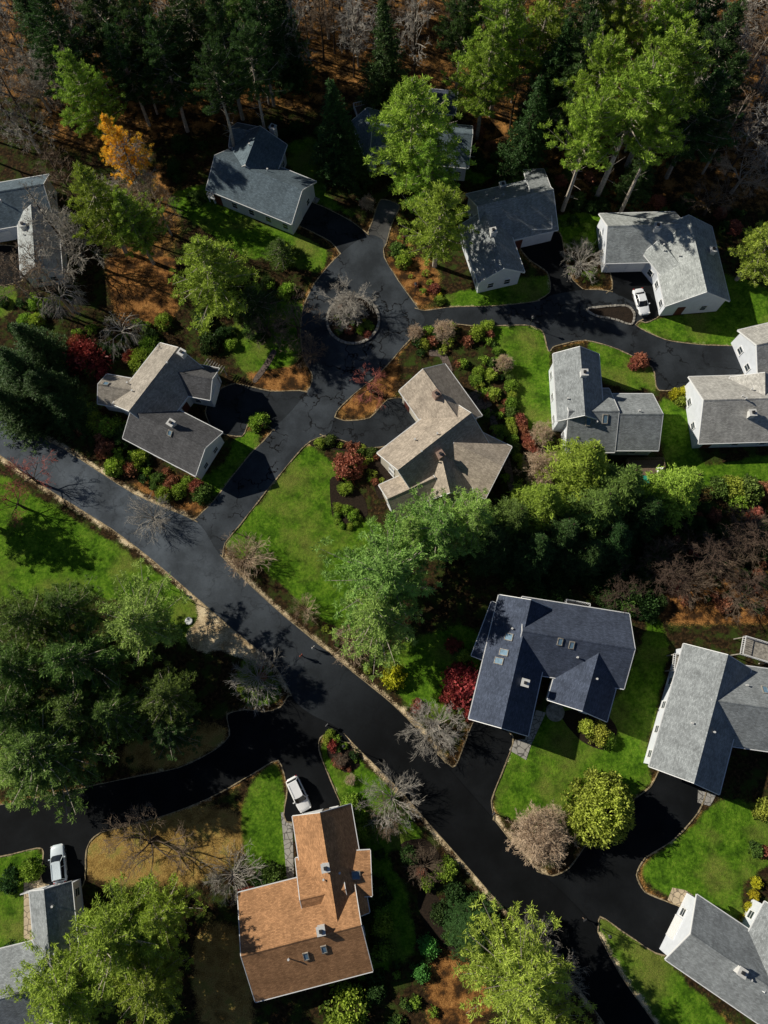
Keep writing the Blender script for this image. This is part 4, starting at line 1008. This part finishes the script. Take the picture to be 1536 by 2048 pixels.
for poly, n, ks, lo, hi in [
 ([(850,640),(990,650),(1010,800),(960,790),(880,700),(800,720)],26,'ggoodyu',.5,1.3),
 ([(960,780),(1010,800),(1040,980),(1010,980)],14,'ggou',.5,1.1),
 ([(640,870),(760,905),(790,1000),(740,960),(700,905)],18,'ouydg',.4,.9),
 ([(120,760),(260,860),(400,950),(420,1000),(340,1000),(200,900),(110,830)],36,'dgguo',.7,1.8),
 ([(110,640),(330,640),(320,690),(190,760),(120,740)],16,'dgor',.8,1.9),
 ([(400,560),(600,560),(600,640),(480,700),(400,690)],24,'ddgo',.8,2),
 ([(900,1740),(960,1780),(1010,1870),(960,1950),(930,1900)],14,'ddo',.6,1.7),
 ([(700,1620),(760,1700),(760,1990),(745,1990)],14,'ddg',.7,1.5),
 ([(790,1910),(860,1900),(870,2060),(780,2060)],12,'ogud',.5,1.0),
 ([(960,1120),(1330,1100),(1330,1240),(1290,1240),(1010,1170)],40,'dddo',.9,2.1),
 ([(1340,990),(1600,960),(1600,1240),(1340,1200)],70,'duuddrdu',.5,1.4),
 ([(900,1290),(980,1270),(960,1340),(940,1440),(905,1440)],14,'rdgu',.6,1.3),
 ([(1060,1130),(1330,1190),(1330,1250),(1280,1240)],14,'dd',.8,1.6),
 ([(1285,1500),(1340,1300),(1375,1300),(1310,1530)],12,'gdu',.5,1.0),
 ([(450,300),(640,250),(900,230),(1100,350),(900,350),(640,300)],24,'ddou',.6,1.7),
 ([(1110,320),(1500,420),(1500,600),(1460,480),(1110,410)],22,'dduo',.6,1.6),
 ([(0,600),(110,580),(110,650),(0,660)],10,'dg',.7,1.6),
 ([(480,1310),(545,1345),(560,1390),(500,1405),(465,1370)],9,'doug',.4,.9),
 ([(660,1465),(700,1490),(720,1530),(690,1545),(655,1510)],10,'guydo',.35,.8),
 ([(1175,618),(1250,612),(1268,628),(1262,650)],9,'douy',.3,.7),
 ([(380,260),(420,300),(400,420),(330,330)],10,'ddo',.8,1.6),
 ([(1110,440),(1215,440),(1220,580),(1150,560)],12,'dgo',.6,1.2),
 ([(400,1530),(0,1590),(0,1400),(400,1350)],10,'ddo',.6,1.2),
 ([(620,1230),(720,1290),(780,1360),(720,1340)],10,'uyo',.3,.6),
 ([(760,420),(820,420),(880,560),(850,610),(790,540)],14,'ugyr',.4,.9)]:
    scatter(poly, n, rsh(ks, lo, hi), rs, .7)
for i in range(16):
    a = rs.uniform(0, 6.28); q = rs.uniform(.5, 3.3); x0, y0 = P(706, 641)
    shrub(rs.choice('guoyd'), x0+q*math.cos(a), y0+q*math.sin(a), rs.uniform(.4, .8))
SHL.sort(key=lambda s: (-s[5], -s[3]))
for i, (k, x, y, r, h, key) in enumerate(SHL[:292]):
    o = obj('shrub', SH[k][i % 2], (x, y, 0), (i*2.4) % 6.28, None, (r, r*(.85+.3*((i*3) % 7)/7), h/.8))
    tag(o, SLB[k], 'shrub', 'garden shrubs around the houses')
small = {k: ball(90+i, M[m], 30, 16, ln=.24, wd=.14) for i, (k, m) in enumerate(SHM.items())}
keys = list(SHM); vv, sa, mi = [], [], []
for i, (k, x, y, r, h, key) in enumerate(SHL[292:]):
    me = small[k]; co_ = np.zeros(len(me.vertices)*3, np.float32); me.vertices.foreach_get('co', co_); co_ = co_.reshape(-1, 3)
    s_ = np.zeros(len(me.polygons), np.float32); me.attributes['shade'].data.foreach_get('value', s_)
    vv.append(co_*np.array([r, r, h/.8])+np.array([x, y, 0])); sa.append(s_); mi.append(np.full(len(s_), keys.index(k), np.int32))
if vv:
    vv = np.concatenate(vv); me = np_mesh('undergrowth', vv, np.arange(len(vv)).reshape(-1, 4), [M[SHM[k]] for k in keys])
    a = me.attributes.new('shade', 'FLOAT', 'FACE'); a.data.foreach_set('value', np.concatenate(sa))
    me.polygons.foreach_set('material_index', np.concatenate(mi)); o = obj('undergrowth', me)
    o['kind'] = 'stuff'; tag(o, 'low leafy undergrowth and small garden plants', 'undergrowth')
# compact rounded yew on the lower lawn
YB = ball(77, M['yew'], 260, 60, hz=.85, ln=.09, wd=.035, rr_=(.09, .19))
b = MB(); b.tube([(0, 0, 0), (0, 0, .4), (.02, 0, .8)], [.05, .04, .015], 7)
for k in range(9): b.tube([(0, 0, .15+.03*k), (math.cos(k*2.4)*.6, math.sin(k*2.4)*.6, .35+.05*k)], [.02, .006], 4)
x, y = P(1203, 1618, 3)
root = tag(obj('yew_tree', None, (x, y, 0), .5, None, (5.3, 5.0, 6.5)), 'rounded yellow green ornamental tree on lawn', 'tree')
obj('trunk', b.mesh('trunk', [M['bark']]), parent=root); obj('crown', YB, parent=root)

# ------------------------------------------------------------------ light, sky, camera
el = math.radians(30); az = math.radians(22)
sv = Vector((-math.cos(az)*math.cos(el), math.sin(az)*math.cos(el), math.sin(el)))
L = bpy.data.lights.new('sun', 'SUN'); L.energy = 5.0; L.angle = math.radians(.5); L.color = (1, .93, .78)
so = bpy.data.objects.new('sun', L); C.objects.link(so); so.rotation_euler = (-sv).to_track_quat('-Z', 'Y').to_euler()
w = bpy.data.worlds.new('World'); bpy.context.scene.world = w; w.use_nodes = True
nt = w.node_tree; sk = nt.nodes.new('ShaderNodeTexSky'); sk.sky_type = 'NISHITA'; sk.sun_disc = False
sk.sun_elevation = el; sk.sun_rotation = math.atan2(sv.x, sv.y); sk.air_density = .7; sk.dust_density = .2; sk.altitude = 300
nt.links.new(sk.outputs[0], nt.nodes['Background'].inputs[0]); nt.nodes['Background'].inputs[1].default_value = .05
sc = bpy.context.scene; sc.view_settings.view_transform = 'Standard'; sc.view_settings.look = 'None'; sc.view_settings.exposure = 0
cd = bpy.data.cameras.new('camera'); co = bpy.data.objects.new('camera', cd); C.objects.link(co)
cd.sensor_fit = 'VERTICAL'; cd.sensor_height = 24; cd.lens = F/2048*24; cd.clip_end = 6000
co.location = (0, 0, H_CAM); co.rotation_euler = (TH, 0, 0); sc.camera = co
